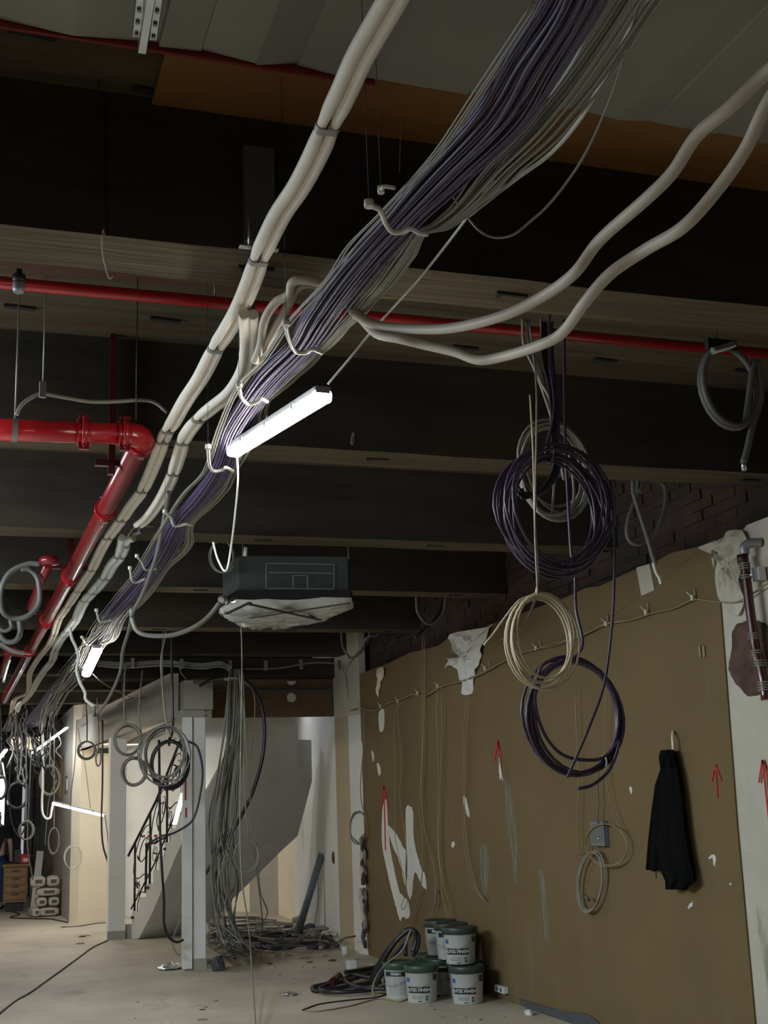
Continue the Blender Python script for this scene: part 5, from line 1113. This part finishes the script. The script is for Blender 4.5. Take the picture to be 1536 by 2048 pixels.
# black flexible hoses draped beside the buckets
hb = T('hose_bundle', 'bundle of black hoses arched over the left bucket and lying on the floor', 'hose', PZ(700,1985,0))
hs = [([(745,1965,10.9),(765,1925,10.7),(790,1885,10.6),(815,1862,10.55),(828,1862,10.5),(832,1880,10.5),(826,1905,10.5)], 0.020),
      ([(752,1970,10.8),(775,1930,10.65),(800,1895,10.55),(820,1868,10.5),(812,1880,10.5),(811,1912,10.5)], 0.018),
      ([(742,1958,11.0),(770,1905,10.8),(800,1870,10.6),(820,1858,10.55),(836,1870,10.5),(835,1895,10.5),(825,1912,10.5)], 0.018)]
for pts, r in hs: O('hose', tube(B(), smoothpts(px_path(pts), 6), r, 10), 'blackcable', hb)
for k, pts in enumerate(([(745,1965),(700,1972),(660,1978),(630,1982),(626,1974),(650,1968),(700,1952),(745,1938)], [(770,1975),(720,1982),(670,1984),(640,1980),(650,1972),(700,1960),(750,1945),(770,1950)], [(760,1965),(735,1955),(700,1950),(690,1962),(720,1975),(775,1978)], [(690,1945),(720,1940),(755,1935),(772,1945),(770,1965)])):
    O('hose', tube(B(), smoothpts([PZ(x, y, 0.02+0.02*k) for x, y in pts], 6), 0.019, 10), 'blackcable', hb)
O('hose_cuff', tube(B(), [PZ(661,1968,0.05), PZ(678,1952,0.08)], 0.036, 14), 'darkred', hb, label='dull red brown cuff')
cable('extension_lead', [(822,1858,10.3),(805,1900,10.3),(770,1930,10.3),(752,1955,10.2),(745,1980,10.1),(750,1992,10.05)], 0.0075, 'greycable', 'pale thin lead running down over the black hoses')
def floorwire(name, pts, r, m, label, cat='cable', z=None): return O(name, tube(B(), smoothpts([PZ(x, y, z or r) for x, y in pts], 6), r, 6), m, None, label, cat)
floorwire('floor_cable', [(605,2020),(640,2008),(700,2000),(760,1993),(790,1975),(805,1962)], 0.006, 'blackcable', 'thin dark cable lying on the floor in front of the left buckets')
floorwire('floor_cable', [(606,2022),(640,2022),(700,2012),(755,1998),(800,2003),(830,1992),(860,1996),(880,1990)], 0.006, 'tancable', 'thin tan cable running along the floor before the front left bucket')
floorwire('floor_cable', [(-5,2030),(30,2002),(60,1985),(95,1960),(130,1935),(160,1913),(185,1895),(215,1881)], 0.008, 'blackcable', 'long black cable winding over the floor to the foot of the far column')
floorwire('floor_cable', [(20,1822),(40,1828),(20,1835),(60,1837),(100,1838),(136,1845)], 0.010, 'blackcable', 'thin dark cable on the floor by the cardboard bags')
floorwire('floor_cable', [(122,1854),(160,1852),(190,1847),(215,1845)], 0.008, 'greyhose', 'grey wire on the floor before the cream partition')
# wood strip, plank, metal tube leaning on the white wall
ln = T('leaning_tube', 'dark grey metal tube leaning against the white stairwell wall', 'tube', PZ(592,1878,0))
a = PZ(592,1878,0.02); b_ = PY(643,1710,15.5)
O('tube', cyl(B(), a, b_, 0.045, 18), 'bluegrey', ln); O('tube_cap', cyl(B(), b_, b_+(b_-a).normalized()*0.02, 0.047, 18), 'steel_dull', ln)
cable('wall_wire', [(636,1720,15.4),(636,1800,15.4),(630,1850,15.2),(645,1872,15.0)], 0.005, 'greyhose', 'thin wire hanging down beside the leaning metal tube')
bm = B(); p = PX(670,1710,4.22) if False else PY(668,1715,14.75); bmesh.ops.create_icosphere(bm, subdivisions=2, radius=0.05)
for v in bm.verts: v.co = Vector((v.co.x*0.35, v.co.y*1.0, v.co.z*1.5))*(1+0.3*noise.noise(v.co*20))+Vector((4.20,14.72,p.z))
O('wall_gash', bm, 'hole', label='dark gash knocked in the white wall near the brown wall corner', cat='gash')
# cables lying on the floor under the fan
fc = T('floor_cable_heap', 'heap of black and grey cables lying on the floor right of the near white column', 'cable heap', PZ(500,1890,0))
Rh = random.Random(41)
for k in range(26):
    cx_ = 500+Rh.uniform(-60,90); cy_ = 1893-Rh.random()*52; pts = []
    w_ = Rh.uniform(30, 90); h_ = Rh.uniform(4, 14); ph = Rh.uniform(0, 6.28); L_ = Rh.uniform(0.6, 1.3)
    for j in range(10): a = ph+L_*2*math.pi*j/9; pts.append((min(690, max(418, cx_+w_*math.cos(a)+Rh.uniform(-5,5))), min(1906, max(1835, cy_+h_*math.sin(a)+Rh.uniform(-2,2)))))
    O('cable', tube(B(), smoothpts([PZ(x, y, 0.012+0.004*k) for x, y in pts], 4), 0.008 if k % 4 else 0.018, 5), ['blackcable','greyhose','greyhose','greycable'][k % 4], fc)
dc = floorwire('flat_duct', [(524,1880),(560,1884),(600,1882),(640,1878),(690,1872)], 0.035, 'greyhose', 'flattened grey duct lying on the floor before the cable heap', 'duct', z=0.05)
# rubble heap by the wall corner
rb = T('rubble_heap', 'heap of torn rubble and broken plaster at the foot of the white wall corner', 'rubble', PZ(655,1880,0))
for k in range(46):
    x = 655+Rh.gauss(0, 24); y = 1885+Rh.gauss(0, 9); q = math.exp(-((x-655)/24)**2); p = PZ(min(x,690), min(max(y, 1866), 1905), 0)
    s_ = Rh.uniform(0.02, 0.08); chunk('rubble_piece', (min(p.x, 4.02), p.y, q*Rh.uniform(0, .26)), (s_*1.2, s_*Rh.uniform(.6,1.3), s_*Rh.uniform(.4,1.0)), ['rubble','hole','plaster','rubble','darkgrey'][k % 5], None, None, 400+k, parent=rb)
for k in range(14):
    a = PZ(655+Rh.gauss(0,20), 1875+Rh.uniform(-8,14), 0.02+Rh.random()*.12); b_ = a+Vector((Rh.uniform(-.3,.2), Rh.uniform(-.2,.2), Rh.uniform(-.02,.12))); b_.x = min(b_.x, 4.15); b_.z = max(b_.z, .01)
    O('splinter', tube(B(), [a, (a+b_)/2+Vector((0,0,.02)), b_], 0.008, 4), ['hole','rubble','blackcable'][k % 3], rb)
# rotten edge of the wall end
ed = T('crumbling_edge', 'crumbling rotten wall edge with splintered wood at the far end of the brown wall', 'damaged edge', (4.24, 13.6, 0))
for k in range(40):
    z = Rh.uniform(0.02, 1.25); s_ = Rh.uniform(0.02, 0.06); chunk('splinter', (4.22+Rh.uniform(-.03,.02), 13.60+Rh.uniform(-.06,.04), z), (s_*.5, s_*.6, s_*1.4), ['hole','plaster','darkgrey','rubble'][k % 4], None, None, 500+k, parent=ed)
# small litter on the floor, each bit a thing
foil = B(); bmesh.ops.create_icosphere(foil, subdivisions=3, radius=1); p = PZ(342,1938,0)
for v in foil.verts: v.co = Vector((v.co.x*0.13, v.co.y*0.14, max(0, v.co.z)*0.05+0.01))*(1+0.5*noise.noise(v.co*4))+Vector((p.x,p.y,0.004))
O('foil_sheet', foil, 'foil', label='crumpled silver foil on the floor left of the near column foot', cat='foil')
foil = B(); bmesh.ops.create_icosphere(foil, subdivisions=3, radius=1); p = PZ(578,1990,0)
for v in foil.verts: v.co = Vector((v.co.x*0.07, v.co.y*0.08, max(0, v.co.z)*0.02+0.004))*(1+0.6*noise.noise(v.co*4))+Vector((p.x,p.y,0.002))
O('foil_sheet', foil, 'foil', label='small flat foil scrap alone on the bare floor left of the black hoses', cat='foil')
pk = T('drink_carton', 'small clear and red package lying at the foot of the near column', 'package', PZ(410,1928,0)); p = PZ(400,1929,0); q = PZ(416,1930,0)
bm = B(); box(bm, p.x-0.04, p.y, 0.0, p.x+0.03, p.y+0.09, 0.05); O('red_end', bevel(bm, 0.006, 1), 'redbin', pk)
bm = B(); box(bm, p.x+0.032, p.y, 0.0, q.x+0.06, p.y+0.08, 0.045); O('clear_end', bevel(bm, 0.006, 1), 'film', pk)
p = PZ(706,1940,0); bm = B(); box(bm, p.x-0.05, p.y, 0, p.x+0.05, p.y+0.1, 0.09); O('white_cup', bevel(bm, 0.015, 2), 'bucket', label='white plastic box on the floor behind the black hoses', cat='box')
p = PZ(770,1905,0); bm = B(); lathe(bm, [(0.03,0),(0.04,0.02),(0.04,0.09),(0.03,0.1)], (min(p.x,4.05)-0.02,p.y,0), 12); O('white_cup', bm, 'bucket', label='small white fitting on the floor at the wall foot left of the buckets', cat='fitting')
p = PZ(375,1900,0); chunk('rag', (p.x-0.05,13.3,0), (0.07,0.1,0.09), 'darkgrey', 'dark rag heaped against the left side of the near column foot', 'rag', 21)
cable('floor_wire', [(363,1832,13.3),(352,1860,13.3),(345,1885,13.3),(352,1905,13.3),(360,1910,13.3)], 0.007, 'greycable', 'grey wire curling down beside the near column foot')
Rl = random.Random(61)
lit = [(620,1925),(700,1927),(715,1920),(545,1936),(540,1928),(628,1935),(610,1917),(745,1930),(470,1917),(650,1912),(275,2005),(383,2004),(405,2020),(412,2015),(433,2003),(436,2033),(270,2037),(345,2045),(405,2040),(325,2045),(870,2020),(885,2035),(862,2012),(910,2025),(560,1950),(590,1958),(735,1960),(600,1935),(665,1922),(1010,2035),(960,2040),(925,2035),(165,1874),(175,1872),(160,1888),(740,1915),(755,1922),(580,1912),(640,1905),(690,1913)]
for k, (x, y) in enumerate(lit):
    p = PZ(x, y, 0); s_ = Rl.uniform(0.008, 0.026)*(1.4 if y < 1950 else .8)
    if p.x > 4.15: continue
    chunk('debris_bit', (p.x, p.y, 0.0), (s_*Rl.uniform(.8,2.2), s_, s_*0.35), ['hole','rubble','rubble','plaster'][k % 4], 'small bit of debris scattered on the dusty floor', 'debris', 700+k, group='debris bits on the floor')
# ================================================================== FAR LEFT THINGS
def at(px, py, Y): return PY(px, py, Y)
cbn = T('wooden_cabinet', 'brown wooden drawer cabinet standing behind the person at the far left', 'cabinet', PZ(35,1815,0))
Yc = 23.6; a = at(8,1735,Yc); b_ = at(55,1735,Yc); zt_ = a.z
bm = B(); box(bm, a.x, Yc, 0.16, b_.x, Yc+0.55, zt_); O('body', bm, 'wood', cbn)
bm = B(); box(bm, a.x-0.03, Yc-0.04, zt_, b_.x+0.05, Yc+0.6, zt_+0.05); O('top', bevel(bm, 0.01, 1), 'wood', cbn)
for k in range(4):
    z0 = 0.2+k*(zt_-0.24)/4; bm = B(); box(bm, a.x+0.02, Yc-0.02, z0, b_.x-0.02, Yc, z0+(zt_-0.24)/4-0.03)
    d_ = O('drawer', bevel(bm, 0.006, 1), 'wood', cbn); bm = B(); cyl(bm, ((a.x+b_.x)/2-0.06, Yc-0.035, z0+0.1), ((a.x+b_.x)/2+0.06, Yc-0.035, z0+0.1), 0.01, 8); O('handle', bm, 'darkgrey', d_)
bm = B(); box(bm, a.x+0.05, Yc+0.05, 0, b_.x-0.05, Yc+0.5, 0.16); O('plinth', bm, 'black', cbn)
rbn = T('red_bin', 'red plastic box standing on the wooden cabinet', 'bin', at(50,1725,Yc+0.2)); a2 = at(40,1727,Yc+0.2); b2 = at(59,1709,Yc+0.2)
bm = B(); box(bm, a2.x, Yc+0.1, zt_+0.051, b2.x, Yc+0.4, b2.z); bevel(bm, 0.015, 2); O('tub', bm, 'redbin', rbn)
bm = B(); box(bm, a2.x-0.02, Yc+0.08, b2.z-0.02, b2.x+0.02, Yc+0.42, b2.z+0.01); O('rim', bevel(bm, 0.008, 1), 'redbin', rbn)
bm = B(); box(bm, a2.x+0.05, Yc+0.095, zt_+0.08, b2.x-0.03, Yc+0.099, b2.z-0.06); O('sticker', bm, 'bucket', rbn)
bm = B(); p = at(27,1728,Yc+0.2); box(bm, p.x, Yc+0.1, zt_+0.051, p.x+0.12, Yc+0.35, zt_+0.30); cyl(bm, (p.x+0.06,Yc+0.2,zt_+0.3), (p.x+0.06,Yc+0.2,zt_+0.36), 0.03, 10); O('dark_tool_case', bevel(bm, 0.01, 1), 'black', label='dark tool case on the wooden cabinet beside the red box', cat='case')
# bags of building material in two stacks
Yb = 22.2
def bagm(c, sx, sy, sz, rot, label):
    t = T('cement_bag', label, 'bag', c, 'stacked paper bags at the far left'); bm = B(); bmesh.ops.create_cube(bm, size=1); bmesh.ops.subdivide_edges(bm, edges=bm.edges, cuts=4, use_grid_fill=True)
    R_ = Matrix.Rotation(rot, 3, 'Z')
    for v in bm.verts:
        q = v.co.copy(); k = (1-(abs(q.x)*2)**4*0.35)*(1-(abs(q.y)*2)**4*0.3); q.z *= k; q = Vector((q.x*sx, q.y*sy, (q.z+0.5)*sz)); v.co = R_@q+Vector(c)
    O('sack', bm, 'bag', t, smooth=True)
    bm = B(); box(bm, -sx*0.20, -sy*0.5-0.002, sz*0.35, sx*0.28, -sy*0.5+0.012, sz*0.68)
    for v in bm.verts: v.co = R_@v.co+Vector(c)
    O('print', bm, 'bagprint', t); return t
x0 = at(58,1830,Yb).x; x1_ = at(116,1830,Yb).x
w1 = (x1_-x0)
bagm((x0+w1*.66, Yb, 0.0), w1*.68, .4, .15, 0, 'bottom white bag of the stack by the grey partition')
bagm((x0+w1*.16, Yb-.02, 0.0), w1*.28, .4, .15, 0.2, 'dark bottom bag at the left corner of the bag stack')
bagm((x0+w1*.40, Yb, 0.155), w1*.36, .4, .16, 0, 'second layer left bag of the bag stack')
bagm((x0+w1*.82, Yb, 0.155), w1*.36, .4, .16, 0, 'second layer right bag of the bag stack')
bagm((x0+w1*.62, Yb, 0.32), w1*.78, .4, .14, 0, 'third layer long white bag of the bag stack')
bagm((x0+w1*.26, Yb, 0.465), w1*.50, .4, .19, 0, 'top left bag of the bag stack')
bagm((x0+w1*.78, Yb, 0.465), w1*.42, .4, .18, 0, 'top right bag of the bag stack')
# white panel leaning and a white step
pl = B(); a = at(68,1790,23.4); b_ = at(80,1735,23.8); obox(pl, Vector((a.x,23.4,0)), Vector((b_.x,23.9,1.0)), 0.12, up=(0,1,0), wz=0.03)
O('leaning_board', pl, 'plaster_white', label='narrow white board leaning behind the bag stack', cat='board')
# ladder
ld = T('ladder', 'pale metal trestle ladder in front of the far bright window', 'ladder', at(64,1790,28))
for x in (52, 60, 68, 75):
    p = at(x, 1700, 28); O('rail', cyl(B(), (p.x, 28, 0), (p.x+0.02, 28, 2.0), 0.02, 8), 'steel_dull', ld)
for y in (1640, 1650, 1712): p = at(52, y, 28); q = at(78, y, 28); O('rung', cyl(B(), p, q, 0.02, 8), 'steel_dull', ld)
# person at the left edge
pr = T('person', 'person in dark t-shirt and blue jeans standing cut off by the left edge', 'person', PZ(-2,1815,0))
Yp = 22.6; g = PZ(0,1818,0); Yp = g.y; bx = at(-1,1700,Yp).x
def skin(name, V, E_s, R_s, m, parent, sub=2, loc=(0,0,0)):
    me = bpy.data.meshes.new(name); me.from_pydata([tuple(Vector(v)) for v in V], E_s, []); me.materials.append(M[m])
    o = bpy.data.objects.new(name, me); C.objects.link(o); o.parent = parent; o.location = loc
    md = o.modifiers.new('skin', 'SKIN'); md.use_smooth_shade = True
    for i, r in enumerate(R_s): me.skin_vertices[0].data[i].radius = (r, r) if not isinstance(r, tuple) else r
    me.skin_vertices[0].data[0].use_root = True
    s = o.modifiers.new('sub', 'SUBSURF'); s.levels = sub; s.render_levels = sub
    return o
V = [(0,0,.95),(0,0,1.15),(0,0,1.38),(0,0,1.50),(0,0,1.60),(0,0.0,1.70),
     (.19,0,1.42),(.25,-.02,1.15),(.24,-.16,.98),(.23,-.22,.93),
     (-.19,0,1.42),(-.26,0,1.15),(-.25,-.10,.90),(-.25,-.13,.82),
     (.10,0,.85),(.11,0,.48),(.11,.03,.08),(.12,-.10,.04),(-.10,0,.85),(-.11,.02,.48),(-.12,.05,.08),(-.13,-.08,.04)]
Es = [(0,1),(1,2),(2,3),(3,4),(4,5),(2,6),(6,7),(7,8),(8,9),(2,10),(10,11),(11,12),(12,13),(0,14),(14,15),(15,16),(16,17),(0,18),(18,19),(19,20),(20,21)]
Rr = [.13,.13,.15,.06,.085,.09,.06,.045,.033,.035,.06,.045,.033,.035,.085,.062,.045,.04,.085,.062,.045,.04]
skin('body', V, Es, Rr, 'skin', pr)
skin('t_shirt', [(0,0,.90),(0,0,1.12),(0,0,1.36),(0,0,1.45),(.20,0,1.40),(.25,-.01,1.22),(-.20,0,1.40),(-.255,0,1.22)], [(0,1),(1,2),(2,3),(2,4),(4,5),(2,6),(6,7)], [.16,.155,.175,.08,.085,.07,.085,.07], 'tee', pr)
skin('jeans', [(0,0,.94),(.10,0,.85),(.112,0,.48),(.112,.02,.10),(-.10,0,.85),(-.112,.02,.48),(-.122,.05,.10)], [(0,1),(1,2),(2,3),(0,4),(4,5),(5,6)], [.15,.11,.085,.075,.11,.085,.075], 'denim', pr)
skin('hair', [(0,0.02,1.66),(0,0.02,1.74)], [(0,1)], [.10,.085], 'hair', pr)
for s in (-1, 1): skin('shoe', [(s*.12,.04,.05),(s*.125,-.12,.035)], [(0,1)], [.055,.045], 'black', pr)
pr.location = (bx-0.06, Yp, 0)
pr.rotation_euler = (0, 0, math.pi*0.9)
